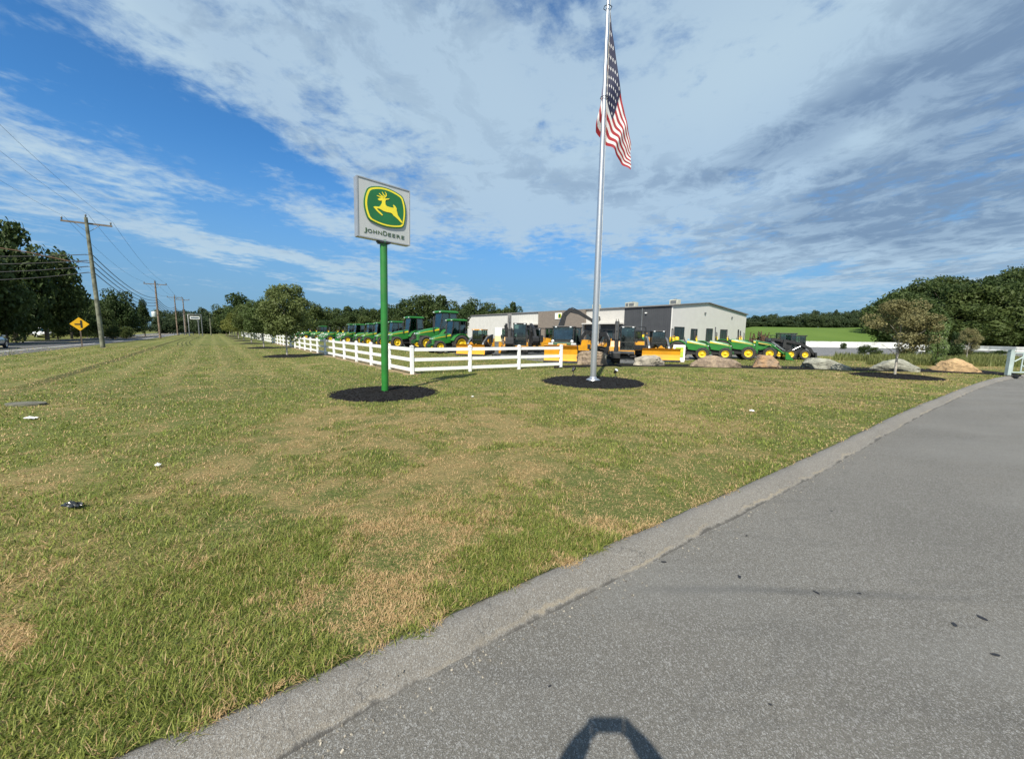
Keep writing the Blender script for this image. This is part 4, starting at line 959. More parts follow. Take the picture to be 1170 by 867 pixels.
for i, (px, yt, Y, hw) in enumerate(((990,394,42,8),(1003,396,40,7),(965,391,62,4),(1040,398,40,9),(1090,399,38,9),(1122,401,44,8),(1146,400,46,9),(1062,399,37,9),(1108,400,41,9),(1132,402,36,9),(1076,397,47,8))):
    tree_px(px, yt, Y, hw, 'mid%d' % (i % 3), ['rounded green shrub left of the sparse brown tree','low shrub directly behind the sparse brown tree','tiny dark shrub in front of the white barrier','green shrub behind the white notice','green shrub left of the small brown tree','shrub behind the sandy boulder, nearest the gate but one','shrub directly left of the pale gate','shrub under the silver green tree','shrub under the small brown tree','low shrub in front of the pale barrier by the gate','far shrub behind the silver green tree'][i], 'shrubs in the rough grass at right', clear=-.1, name='bush')
# rough meadow growth in front of the right hand wood
def tall_grass():
    rs = np.random.RandomState(9); n = 26000; V = []; 
    q = .84+.66*rs.rand(n)**.8; Y = rs.uniform(25.5, 36, n); X = q*Y
    ok = ~((q < .93) & (Y < 30)); q, Y, X = q[ok], Y[ok], X[ok]; n = len(q)
    h = rs.uniform(.15, .62, n)*(.6+.6*(np.sin(X*.9)*np.sin(Y*1.3)*.5+.5)); a = rs.uniform(0, 2*PI, n); wd = rs.uniform(.015,.04,n)
    ln = rs.uniform(.1,.5,n)*h; P = np.stack([X, Y, np.full(n, -.02)], 1)
    s = np.stack([np.cos(a)*wd, np.sin(a)*wd, 0*a], 1); t = np.stack([np.cos(a+1.3)*ln, np.sin(a+1.3)*ln, h], 1)
    V = np.stack([P-s, P+s, P+t*.6+s*.8, P+t], 1).reshape(-1,3)
    me = bpy.data.meshes.new('meadow_grass'); me.from_pydata(V.tolist(), [], np.arange(n*4).reshape(-1,4).tolist())
    me.materials.append(leaf_mat('meadow_blades', (.12,.15,.04), (.20,.20,.07), (.28,.24,.12))); o = bpy.data.objects.new('meadow_grass', me); COL.objects.link(o)
    tag(o, 'rough tall grass and weeds between the boulders and the wood', 'grass', kind='stuff')
tall_grass()
# a pale paved lane through it
tag(sheet('lane', [(37.5,36),(44,33.5),(48,31),(70,29),(70,26.5),(47,27.2),(40,30.5),(33,34.6)], .006, LOTM), kind='structure')

# ------------------------------------------------------------------ wheels
def tyre_mesh(r, w_, rim, lugs=18):
    b = MB(); h = w_/2
    b.lathe([(rim,-h*.8),(r*.80,-h),(r*.93,-h*.97),(r*.965,-h*.75),(r*.97,0),(r*.965,h*.75),(r*.93,h*.97),(r*.80,h),(rim,h*.8),(rim*.96,0),(rim,-h*.8)], 30, 'Y')
    for k in range(lugs):
        for sd in (-1, 1):
            a = 2*PI*(k+(.5 if sd > 0 else 0))/lugs; T = Matrix.Rotation(a, 4, 'Y') @ Matrix.Translation((r*.975, sd*h*.48, 0)) @ Matrix.Rotation(sd*R(38), 4, 'X')
            b.box((0,0,0), (r*.055, h*1.0, r*.085), T=T)
    return b.mesh('wheel', TYRE)
def rim_mesh(rim, w_, m):
    h = w_/2; b = MB()
    for sd in (-1, 1):
        b.lathe([(rim*1.0,sd*h*.82),(rim*.93,sd*h*.86),(rim*.88,sd*h*.5),(rim*.55,sd*h*.35),(rim*.42,sd*h*.45),(rim*.30,sd*h*.72),(rim*.12,sd*h*.74),(0,sd*h*.74)], 24, 'Y')
    for k in range(8):
        a = 2*PI*k/8; b.tube([(math.cos(a)*rim*.42,-h*.5,math.sin(a)*rim*.42),(math.cos(a)*rim*.42,h*.5,math.sin(a)*rim*.42)], rim*.05, 6)
    return b.mesh('rim', m)
def put(me, name, parent, loc=(0,0,0), rz=0, sc=1.):
    o = bpy.data.objects.new(name, me); COL.objects.link(o); o.parent = parent; o.location = loc; o.rotation_euler.z = rz; o.scale = (sc,)*3 if isinstance(sc, (int, float)) else sc; return o
# ------------------------------------------------------------------ tractors
TY_R = tyre_mesh(.68, .40, .38); RM_R = rim_mesh(.38, .40, YEL); TY_F = tyre_mesh(.47, .30, .26, 16); RM_F = rim_mesh(.26, .30, YEL)
def tractor(cab=True, loader=False, wide=.66, seat_cover=False):
    t = thing('tractor', 'green farm tractor', 'tractor')
    # chassis and engine
    MB().prism([(1.95,.50),(1.95,.72),(1.2,.95),(-.1,.95),(-.45,.85),(-.45,.45),(.1,.38),(1.6,.40)], -.17, .17).box((1.35,0,.45), (.16, wide*1.7, .14)).box((0,0,.62), (.26, wide*1.6, .26)).build('chassis', BLACK, t)
    # hood: lofted sections front to back
    b = MB(); secs = [(2.12,.66,.95,.17),(2.06,.64,1.12,.23),(1.9,.62,1.22,.27),(1.5,.68,1.33,.30),(1.0,.74,1.42,.31),(.62,.80,1.48,.32)]
    vs = []; 
    for x, z0, z1, hw in secs:
        vs += [(x,-hw,z0),(x,-hw,z0+(z1-z0)*.72),(x,-hw*.72,z1-.015),(x,0,z1+.012),(x,hw*.72,z1-.015),(x,hw,z0+(z1-z0)*.72),(x,hw,z0)]
    fs = [(i*7+k, i*7+k+1, (i+1)*7+k+1, (i+1)*7+k) for i in range(len(secs)-1) for k in range(6)]+[tuple(range(7)), tuple(range(41,34,-1))]
    hd = b.add(vs, fs).build('hood', GREEN, t)
    st = MB()
    for sd in (-1, 1):
        st.add([(2.0,sd*.262,1.085),(1.5,sd*.304,1.20),(.62,sd*.324,1.34),(.62,sd*.324,1.285),(1.5,sd*.304,1.165),(2.0,sd*.262,1.065),(1.25,sd*.31,1.225),(.63,sd*.318,1.395)], [(0,1,4,5),(1,2,3,4),(1,6,7,2)])
    st.build('stripe', YEL, hd)
    MB().box((2.13,0,.86), (.04,.30,.26)).box((1.80,-.292,.84), (.34,.012,.20)).box((1.80,.292,.84), (.34,.012,.20)).build('grille', BLACK, t)
    for sd in (-1, 1): MB().box((2.075,sd*.17,1.06), (.07,.11,.07), 0, R(-20), bev=.01).build('headlight', LAMP, t)
    MB().box((2.12,0,.58), (.22,.44,.16), bev=.02).box((2.25,0,.55), (.10,.52,.22), bev=.02).build('front_weight', DGREEN, t)
    for x, y, tm, rm, z, nm in ((0,wide+.08,TY_R,RM_R,.68,'rear_wheel'),(0,-wide-.08,TY_R,RM_R,.68,'rear_wheel'),(1.72,wide,TY_F,RM_F,.47,'front_wheel'),(1.72,-wide,TY_F,RM_F,.47,'front_wheel')):
        put(rm, 'rim', put(tm, nm, t, (x,y,z)))
    for sd in (-1, 1):  # curved rear fenders
        b = MB(); vs = []; fs = []; y0, y1 = sd*(wide-.26), sd*(wide+.27); n = 10
        for k in range(n+1):
            a = R(20)+R(130)*k/n; rr = .77
            for yy, q in ((y0, rr),(y1, rr),(y1, rr-.05),(y0, rr-.05)): vs.append((-math.cos(a)*q*-1, yy, .68+math.sin(a)*q))
        for k in range(n):
            for j in range(4): fs.append((k*4+j, k*4+(j+1)%4, (k+1)*4+(j+1)%4, (k+1)*4+j))
        fs += [(0,1,2,3),(n*4+3,n*4+2,n*4+1,n*4)]
        b.add(vs, fs); b.prism([(.70,.95),(.55,1.25),(.2,1.44),(-.2,1.44),(-.55,1.2),(-.5,.8),(.4,.75)], sd*(wide-.28), sd*(wide-.25)); b.build('fender', GREEN, t)
    MB().tube([(1.05,.36,1.2),(1.05,.36,2.05),(1.0,.36,2.12)], .035, 8).build('exhaust', BLACK, t)
    if cab:
        cf = MB()
        bot = [(.62,.42),(-.55,.46)]; z0, z1 = 1.02, 2.42
        for sd in (-1, 1):
            cf.tube([(.66,sd*.40,z0),(.46,sd*.50,z1)], .035, 6).tube([(-.02,sd*.58,z0),(-.05,sd*.54,z1)], .03, 6).tube([(-.62,sd*.46,1.3),(-.56,sd*.50,z1)], .035, 6)
            cf.tube([(.64,sd*.41,z0+.02),(-.62,sd*.47,1.3)], .03, 6).tube([(.46,sd*.5,z1-.03),(-.56,sd*.5,z1-.03)], .03, 6)
        cf.tube([(.46,-.5,z1-.03),(.46,.5,z1-.03)], .03, 6).tube([(-.56,-.5,z1-.03),(-.56,.5,z1-.03)], .03, 6)
        cf.box((.05,0,.98), (1.25,.84,.14)).build('cab_frame', BLACK, t)
        g = MB()
        for sd in (-1, 1): g.prism([(.65,1.06),(.46,2.38),(-.56,2.38),(-.61,1.32),(-.02,1.06)], sd*.485, sd*.475)
        g.add([(.655,-.38,1.07),(.655,.38,1.07),(.465,.46,2.38),(.465,-.46,2.38)], [(0,1,2,3)]).add([(-.61,-.42,1.34),(-.61,.42,1.34),(-.56,.46,2.38),(-.56,-.46,2.38)], [(0,1,2,3)])
        g.build('cab_glass', GLASS, t)
        rf = MB().box((-.03,0,2.47), (1.28,1.16,.11), bev=.03).box((-.03,0,2.54), (1.05,.95,.05), bev=.02).build('cab_roof', GREEN, t)
        for sd in (-1, 1):
            MB().box((.62,sd*.44,2.46), (.05,.16,.07), bev=.01).build('work_light', LAMP, rf)
            MB().tube([(.60,sd*.46,1.9),(.68,sd*.75,1.95)], .012, 6).box((.68,sd*.80,1.88), (.04,.13,.24), bev=.01).build('mirror', BLACK, t)
        MB().box((-.12,0,1.32), (.42,.44,.12), bev=.03).box((-.34,0,1.58), (.12,.42,.5), bev=.03).build('seat', mat('dark_seat', (.04,.035,.03), .8), t)
        MB().box((.45,0,1.3), (.12,.4,.55)).lathe([(.17,0),(.185,.012),(.17,.024),(.155,.012),(.17,0)], 18, 'X', (.34,0,1.62)).build('dashboard', BLACK, t)
    else:
        r_ = MB()
        r_.tube([(-.42,-.50,.9),(-.48,-.50,2.15),(-.48,-.40,2.30),(-.48,.40,2.30),(-.48,.50,2.15),(-.42,.50,.9)], .035, 8).build('roll_bar', BLACK, t)
        MB().box((-.05,0,.93), (1.25,.86,.08)).build('platform', BLACK, t)
        MB().box((-.10,0,1.16), (.46,.46,.13), bev=.03).box((-.34,0,1.42), (.13,.44,.46), 0, R(-8), bev=.04).build('seat', SEATY, t)
        MB().tube([(.60,0,1.2),(.42,0,1.52)], .025, 8).lathe([(.17,0),(.185,.012),(.17,.024),(.155,.012),(.17,0)], 18, 'X', (.40,0,1.52)).box((.40,0,1.52), (.02,.32,.03)).build('steering_wheel', BLACK, t)
        for sd in (-1, 1): MB().box((-.35,sd*.52,1.75), (.05,.1,.08)).build('tail_light', AMB, t)
    if loader:
        lo = MB()
        for sd in (-1, 1):
            y = sd*.50
            lo.prism([(.70,.5),(.95,.5),(.92,1.45),(.76,1.45)], y-.04, y+.04)
            lo.tube([(.84,y,1.40),(1.75,y,1.22),(2.75,y,.40)], .055, 6); lo.tube([(.95,y,.8),(1.7,y,1.12)], .035, 6)
        lo.tube([(2.3,-.5,.78),(2.3,.5,.78)], .045, 8).build('loader_arm', GREEN, t)
        MB().prism([(2.70,.62),(2.74,.06),(3.28,.02),(3.30,.05),(2.86,.12),(2.80,.62)], -.85, .85).prism([(2.70,.62),(2.74,.06),(3.28,.02),(2.85,.6)], -.87, -.84).prism([(2.70,.62),(2.74,.06),(3.28,.02),(2.85,.6)], .84, .87).build('bucket', GREEN, t)
        h_ = MB()
        for sd in (-1, 1): h_.tube([(1.9,sd*.50,1.36),(2.72,sd*.50,.72)], .02, 6)
        h_.build('hydraulic_ram', CHROME, t)
    return t
def copy_thing(src, loc, rz, label, sc=1., group=None): return place(dup(src), loc, rz, label, sc, group)
TR_CAB = tractor(True); TR_CABL = tractor(True, True); TR_OPEN = tractor(False, wide=.60); TR_OPENL = tractor(False, True, .60)
GL1 = 'green tractors parked in the row behind the left fence'; hdg = math.atan2(-.616, -.788)
def Wp(a, p): v = W(a, p); return Vector((v.x, v.y, .005))
def hv(o, rz, x): return Vector((math.cos(rz)*x, math.sin(rz)*x, 0))
rowL = [(TR_CAB, 29.7, 16.9, 1.14, 'green cab tractor nearest the fence corner, with yellow front wheel, right of the bigger tractors'),
 (TR_CAB, 34.8, 18.6, 1.52, 'largest green tractor with the highest cab roof and a long sloping hood'),
 (TR_CAB, 40.2, 17.6, 1.34, 'green cab tractor just right of the sign pole with a big yellow front wheel'),
 (TR_CAB, 45.4, 17.6, 1.18, 'green cab tractor partly hidden behind the green sign pole'),
 (TR_CAB, 49.8, 17.3, 1.14, 'first green cab tractor left of the sign pole, yellow front wheel showing'),
 (TR_CAB, 54.2, 17.6, 1.12, 'second green cab tractor left of the sign pole'),
 (TR_CABL, 58.8, 17.2, 1.10, 'green cab tractor with a front loader, third left of the sign pole'),
 (TR_CAB, 63.6, 17.6, 1.12, 'fourth green cab tractor left of the sign pole'),
 (TR_OPENL, 68.4, 17.0, 1.06, 'open green tractor with loader next to the cab tractors at left'),
 (TR_OPENL, 73.4, 17.4, 1.06, 'second open green tractor with loader, farther left'),
 (TR_OPEN, 78.6, 17.0, 1.06, 'open green tractor without loader, middle of the far left group'),
 (TR_CAB, 84.2, 17.6, 1.06, 'small looking green cab tractor right of the nearest street tree'),
 (TR_OPENL, 90.2, 17.2, 1.06, 'green loader tractor seen beside the crown of the nearest street tree'),
 (TR_OPENL, 97., 17.2, 1.06, 'green loader tractor seen behind the nearest street tree'),
 (TR_CAB, 104.5, 17.4, 1.06, 'last visible green tractor far along the fence')]
used = set()
for src, a, p, sc, lab in rowL:
    if id(src) in used: o = copy_thing(src, Wp(a,p), hdg, lab, sc, GL1)
    else: used.add(id(src)); o = place(src, Wp(a,p), hdg, lab, sc, GL1)
GR1 = 'green tractors parked in the row behind the boulders'
for i, (fx, Y, src, sc, lab, a_) in enumerate([(804,28.3,TR_OPEN,.98,'open green tractor with black roll bar, leftmost of the row behind the boulders',118),(830,28.9,TR_OPEN,.97,'second open green tractor from the left behind the long wavy boulder',118),
    (856,29.6,TR_OPEN,1.06,'third open green tractor with the largest yellow front wheel',118),(880,30.4,TR_OPENL,1.0,'last open green tractor of the right row, with a green front loader bucket',118)]):
    h_ = az(a_); loc = Vector((at(fx, Y), Y, .005))-hv(None, h_, 1.72*sc)
    if src in (TR_OPENL, TR_OPEN) or True: copy_thing(src, loc, h_, lab, sc, GR1)
for px, Y, sc, lab in ((836,38,1.0,'open tractor in the second row, only its roll bar showing left of the brown implements'),(852,38.5,1.0,'open tractor in the second row, its roll bar beside the brown implements')):
    copy_thing(TR_OPEN, Vector((at(px,Y),Y,.005)), az(118), lab, sc, 'tractors of the second row at right')
o = copy_thing(TR_OPEN, Vector((at(738,36.5),36.5,.005)), az(150), 'green tractor mostly hidden behind the mini excavator', 1.1, 'tractors of the second row at right')
# blue cloth over the first seat
P = Vector((at(788,29.1),29.1,0)); b = MB(); vs = []; fs = []
for i in range(9):
    for j in range(9):
        u, v = i/8-.5, j/8-.5; vs.append((u*.55, v*.6, .30-abs(u+.15)*.9*(1 if u < -.15 else .75)-abs(v)**2*.9+.025*math.sin(i*2.1+j*1.7)))
fs = [(i*9+j, i*9+j+1, (i+1)*9+j+1, (i+1)*9+j) for i in range(8) for j in range(8)]
b.add(vs, fs, True); b.add([(x,y,z-.03) for x,y,z in vs], fs, True); tag(b.build('seat_cover', BLUE, None, (P.x, P.y, 1.27), az(118)), 'light blue cloth draped over the seat of the leftmost right hand tractor', 'cover')

# ------------------------------------------------------------------ construction machines
def track_mb(L_, w_, h, y):
    r = h/2; b = MB(); pts = []
    for k in range(9): a = -PI/2+PI*k/8; pts.append((L_/2-r+math.cos(a)*r, r+math.sin(a)*r))
    for k in range(9): a = PI/2+PI*k/8; pts.append((-L_/2+r+math.cos(a)*r, r+math.sin(a)*r))
    b.prism(pts, y-w_/2, y+w_/2)
    n = int(L_*2/.12)
    for k in range(int(L_/.12)):
        x = -L_/2+r+k*.12
        if x > L_/2-r: break
        b.box((x,y,h+.01), (.05,w_*.98,.03)); b.box((x,y,.0), (.05,w_*.98,.02))
    for k in range(4):
        x = -L_/2+r+(L_-2*r)*k/3
        for sd in (-1,1): b.lathe([(0,sd*(w_/2+.012)),(r*.62,sd*(w_/2+.012)),(r*.62,sd*w_/2)], 14, 'Y', (x,y,r))
    return b
def blade_mb(x, w_, h, z0=.03, curve=.12):
    pts = [(x+curve*1.1, z0+h),(x+curve*.3, z0+h*.82),(x, z0+h*.5),(x+curve*.25, z0+h*.2),(x+curve, z0)]
    poly = pts+[(p[0]-.05, p[1]) for p in reversed(pts)]
    b = MB().prism(poly, -w_/2, w_/2)
    for k in range(-2, 3): b.box((x-.05, k*w_*.2, z0+h*.5), (.07,.03,h*.85))
    return b
def cab(t, x0, x1, z0, z1, hw, roofm, nm='cab', y=0.):
    f = MB()
    for sd in (-1, 1):
        f.tube([(x1,y+sd*hw,z0),(x1-.06,y+sd*hw*.96,z1)], .035, 6).tube([(x0,y+sd*hw,z0),(x0+.03,y+sd*hw*.96,z1)], .035, 6).tube([((x0+x1)/2,y+sd*hw,z0),((x0+x1)/2,y+sd*hw*.96,z1)], .022, 6)
        f.tube([(x1,y+sd*hw,z0+.02),(x0,y+sd*hw,z0+.02)], .03, 6)
    f.tube([(x1,y-hw,z0+.02),(x1,y+hw,z0+.02)], .03, 6).tube([(x1-.02,y-hw,z0+(z1-z0)*.35),(x1-.02,y+hw,z0+(z1-z0)*.35)], .014, 6)
    fr_ = f.build('cab_frame', BLACK, t)
    g = MB().box(((x0+x1)/2,y,(z0+z1)/2), (x1-x0-.06, hw*2-.03, z1-z0-.04)); g.build('cab_glass', GLASS, t)
    MB().box((x0+.35,y,z0+.30), (.42,.46,.14), bev=.03).box((x0+.14,y,z0+.62), (.12,.44,.56), bev=.03).build('seat', BLACK, t)
    MB().box(((x0+x1)/2,y,z0-.02), (x1-x0,hw*2,.06)).box((x1-.12,y,z0+.28), (.12,.3,.5)).tube([(x1-.2,y-.25,z0),(x1-.25,y-.25,z0+.5)], .02, 6).tube([(x1-.2,y+.25,z0),(x1-.25,y+.25,z0+.5)], .02, 6).box((x0+.02,y,z0+.25), (.03,hw*1.9,.5)).build('controls', BLACK, t)
    r = MB().box(((x0+x1)/2,y,z1+.04), (x1-x0+.12, hw*2+.08, .09), bev=.03).build('cab_roof', roofm, t)
    for sd in (-1, 1): MB().box((x1+.06,y+sd*hw*.7,z1+.02), (.05,.12,.07), bev=.01).build('work_light', LAMP, r)
def beam(b, pts, w_, hs):
    """box-section arm in the XZ plane through pts with heights hs"""
    for (p, q, h0, h1) in zip(pts, pts[1:], hs, hs[1:]):
        d = Vector((q[0]-p[0], q[1]-p[1])).normalized(); n_ = Vector((-d.y, d.x))
        b.prism([(p[0]+n_.x*h0/2, p[1]+n_.y*h0/2),(q[0]+n_.x*h1/2, q[1]+n_.y*h1/2),(q[0]-n_.x*h1/2, q[1]-n_.y*h1/2),(p[0]-n_.x*h0/2, p[1]-n_.y*h0/2)], pts[0][2]-w_/2 if len(pts[0])>2 else -w_/2, pts[0][2]+w_/2 if len(pts[0])>2 else w_/2)
    return b
def excavator(boom, roofm=BLACK, cab_y=.32, arm_y=-.28, blade=True, cabbed=True, bladem=DGREY):
    t = thing('mini_excavator', 'mini excavator', 'excavator')
    for sd in (-1, 1): track_mb(2.1, .36, .46, sd*.72).build('track', TYRE, t)
    MB().box((0,0,.34), (1.1,1.1,.22)).lathe([(0,.45),(.42,.45),(.42,.58),(0,.58)], 20).build('undercarriage', BLACK, t)
    if blade:
        d_ = blade_mb(1.45, 1.85, .42); 
        for sd in (-1,1): d_.box((1.0,sd*.3,.26), (.95,.09,.12))
        d_.build('dozer_blade', bladem, t)
    MB().prism([(.75,.58),(.75,.80),(.2,.92),(-.55,1.02),(-1.0,1.02),(-1.12,.85),(-1.05,.60)], -.82, .82).build('body', AMB, t)
    MB().prism([(-.35,1.0),(-.55,1.38),(-1.0,1.32),(-1.10,1.03)], -.74, .74).build('engine_hood', AMB, t)
    MB().box((-1.02,0,.86), (.30,1.66,.42), bev=.08).build('counterweight', BLACK, t)
    MB().box((.45,0,.68), (.9,1.58,.16), bev=.02).build('deck', DGREY, t)
    if cabbed: cab(t, -.42, .68, .82, 2.28, .44, roofm, y=cab_y)
    else:
        f = MB()
        for x in (-.4,.5):
            for sd in (-1,1): f.tube([(x,cab_y+sd*.4,.8),(x,cab_y+sd*.4,2.2)], .03, 6)
        f.build('canopy_posts', BLACK, t); MB().box((.05,cab_y,2.24), (1.15,.95,.07), bev=.02).build('canopy', roofm, t)
        MB().box((-.05,cab_y,1.1), (.42,.44,.12), bev=.03).box((-.28,cab_y,1.36), (.12,.42,.5), bev=.03).build('seat', BLACK, t)
    bm_, stick, bk = boom
    b = MB(); beam(b, [(p[0],p[1],arm_y) for p in bm_], .26, [.30,.44,.36,.3][:len(bm_)]); b.build('boom', BLACK, t)
    b = MB(); beam(b, [(p[0],p[1],arm_y) for p in stick], .2, [.34,.26,.2][:len(stick)]); b.build('stick', BLACK, t)
    m_ = ((bm_[0][0]+.25), bm_[0][1]-.1); mid = bm_[len(bm_)//2]
    MB().tube([(m_[0],arm_y,m_[1]),((m_[0]+mid[0])/2,arm_y,(m_[1]+mid[1])/2)], .06, 8).build('ram_cylinder', BLACK, t)
    MB().tube([((m_[0]+mid[0])/2,arm_y,(m_[1]+mid[1])/2),(mid[0],arm_y,mid[1])], .03, 8).build('ram_rod', MGREY, t)
    x, z, ang_ = bk; T = Matrix.Translation((x, arm_y, z)) @ Matrix.Rotation(ang_, 4, 'Y')
    q = MB().prism([(0,.1),(.18,.02),(.30,-.25),(.22,-.52),(-.05,-.60),(-.02,-.55),(.16,-.46),(.22,-.25),(.12,-.05),(0,0)], -.25, .25, T=T)
    q.prism([(0,.1),(.18,.02),(.30,-.25),(.22,-.52),(-.05,-.60),(-.25,-.3)], -.27, -.24, T=T).prism([(0,.1),(.18,.02),(.30,-.25),(.22,-.52),(-.05,-.60),(-.25,-.3)], .24, .27, T=T)
    q.build('bucket', BLACK, t)
    MB().box((bm_[0][0]-.08,arm_y,.78), (.3,.3,.4), bev=.03).build('boom_swing', DGREY, t)
    hz_ = MB()
    for w_ in (-.07,.07): hz_.tube([(p[0]-.10,arm_y+w_,p[1]+.16) for p in bm_]+[(stick[1][0]-.1,arm_y+w_,stick[1][1]+.1)], .022, 5)
    hz_.build('hydraulic_hose', BLACK, t)
    p, q = stick[0], stick[1]; MB().tube([(p[0]+.2,arm_y,p[1]+.02),((p[0]+q[0])/2+.22,arm_y,(p[1]+q[1])/2)], .05, 8).tube([((p[0]+q[0])/2+.22,arm_y,(p[1]+q[1])/2),(q[0]+.16,arm_y,q[1])], .028, 8).build('bucket_ram', DGREY, t)
    MB().box((.765,cab_y,.70), (.02,.6,.14)).build('front_plate', AMB, t)
    for sd in (-1,1): MB().tube([(.70,sd*.78,.7),(.74,sd*.86,1.35)], .018, 6).box((.74,sd*.88,1.45), (.04,.14,.2), bev=.01).build('mirror', BLACK, t)
    return t
def track_loader(roofm=BLACK, blade_col=BLADE, attach='blade', wheels=False):
    t = thing('track_loader', 'track loader', 'loader')
    if wheels:
        for x in (-.55,.55):
            for sd in (-1,1): put(RM_F, 'rim', put(TY_F, 'wheel', t, (x,sd*.78,.44), 0, .94))
    else:
        for sd in (-1, 1): track_mb(2.0, .34, .62, sd*.72).build('track', TYRE, t)
    MB().prism([(1.0,.25),(1.0,.62),(.55,.85),(-.9,1.05),(-1.15,.9),(-1.15,.35),(-.8,.22)], -.52, .52).build('chassis', BLACK, t)
    MB().prism([(-.45,.9),(-.5,1.6),(-.8,1.66),(-1.15,1.5),(-1.2,.9)], -.56, .56).build('engine_cover', AMB, t)
    cab(t, -.45, .72, .82, 2.05, .44, roofm)
    for sd in (-1, 1):
        a = MB(); beam(a, [(-1.05,1.62,sd*.66),(.1,1.42),(.95,.98),(1.35,.42)], .13, [.2,.24,.22,.16]); a.prism([(-1.2,1.0),(-.95,1.0),(-.92,1.72),(-1.15,1.72)], sd*.66-.08, sd*.66+.08); a.build('lift_arm', MGREY, t)
        MB().tube([(-.4,sd*.66,.8),(.35,sd*.66,1.25)], .045, 8).build('ram', CHROME, t)
    if attach == 'blade':
        b = blade_mb(2.1, 2.45, .86, .06, .2); bl = b.build('plow_blade', blade_col, t); MB().box((2.34,0,.09), (.05,2.46,.12)).build('cutting_edge', DGREY, bl)
        m_ = MB().box((1.7,0,.42), (.75,.5,.14)).prism([(1.45,.2),(1.45,.95),(1.62,.95),(2.0,.5),(2.0,.3)], -.3, -.24).prism([(1.45,.2),(1.45,.95),(1.62,.95),(2.0,.5),(2.0,.3)], .24, .3).add([(2.02,-.2,.93),(2.02,.2,.93),(2.02,0,1.12),(1.96,-.2,.93),(1.96,.2,.93),(1.96,0,1.12)], [(0,1,2),(3,5,4),(0,2,5,3),(1,4,5,2)]); m_.build('plow_mount', AMB, t)
    else:
        MB().prism([(1.3,.65),(1.34,.08),(2.05,.02),(2.06,.06),(1.5,.16),(1.42,.65)], -.92, .92).build('bucket', BLACK, t)
    return t
CAMDIR = lambda px, off=0: math.atan2(-1, -at(px, 1.))+R(off)
# blade machine left
o = place(track_loader(AMB), (at(549,31.4),31.4,.005), CAMDIR(549,-22), 'compact track loader with an amber cab roof and yellow blade behind the fence', .96, 'machines wearing yellow blades')
for c in o.children:
    if c.name.startswith('plow_blade'): c.location.y = 0
o = place(track_loader(BLACK), (at(751,27.6),27.6,.005), CAMDIR(751,8), 'compact track loader with black cab and wide yellow blade behind the grey boulder', .98, 'machines wearing yellow blades')
# tall boom excavator
B_UP = ([(.75,.9),(1.0,2.0),(.75,2.9)], [(.80,2.85),(1.12,1.9),(1.22,1.3)], (1.22,1.3,R(20)))
o = place(excavator(B_UP, BLACK, .36, -.36, True), (at(588,28.6),28.6,.005), CAMDIR(588,0), 'mini excavator with a dark cab and its black boom folded upright, behind the fence', 1.06, 'mini excavators')
# arched boom excavator behind the plow tractor
B_ARCH = ([(.7,.9),(.2,2.1),(.5,3.3),(1.3,3.7)], [(1.2,3.72),(1.75,3.1),(1.9,2.2)], (1.9,2.2,R(10)))
o = place(excavator(([(.75,.9),(1.0,2.2),(.7,3.3),(.2,3.75)], [(.25,3.7),(-.5,3.5),(-1.6,2.9)], (-1.6,2.9,R(120))), BLACK, .3, -.28), (at(655,29),29,.005), CAMDIR(655,-75), 'large black boomed excavator whose arm arches over the plow truck', .96, 'mini excavators')
# front excavator
B_FRONT = ([(.78,.85),(1.35,1.75),(1.55,2.62)], [(1.55,2.60),(1.75,1.5),(1.78,.75)], (1.78,.72,R(25)))
o = place(excavator(B_FRONT, BLACK, .34, -.34), (at(711,24.8),24.8,.005), CAMDIR(711,0), 'amber mini excavator facing the camera with its black boom standing in front of the cab', .97, 'mini excavators')
for c in list(o.children): pass
B_MID = ([(.75,.85),(1.1,2.0),(.9,2.7)], [(.95,2.65),(1.7,2.3),(2.1,1.6)], (2.1,1.6,R(20)))
B_LOW = ([(.75,.85),(1.5,1.9),(2.2,2.0)], [(2.15,2.0),(2.6,1.4),(2.6,.8)], (2.6,.8,R(15)))
for px, Y, a, lab in ((606,33,20,'dark mini excavator with half raised boom right of the upright boomed one'),(722,33.5,-35,'mini excavator with half raised boom in the second row behind the front one'),(576,34.5,30,'mini excavator with half raised boom behind the white and cream attachment')):
    place(excavator(B_MID, BLACK, .3, -.3), (at(px,Y),Y,.005), CAMDIR(px,a), lab, .92, 'mini excavators')
for px, Y, a, lab, cb in ((614,36,-60,'cabless amber mini excavator half hidden behind the fence, left of the plow truck',False),(677,34,40,'amber mini excavator directly behind the flagpole',False),(691,38,-50,'amber mini excavator right of the flagpole, farther back',False),(628,39,50,'amber mini excavator with black boom behind the plow truck',True),(738,31,150,'amber excavator seen from behind, between the front excavator and the track loader',False)):
    place(excavator(B_LOW, BLACK, .3, -.3, cabbed=cb), (at(px,Y),Y,.005), CAMDIR(px,a), lab, 1. if Y > 35 else .92, 'mini excavators')
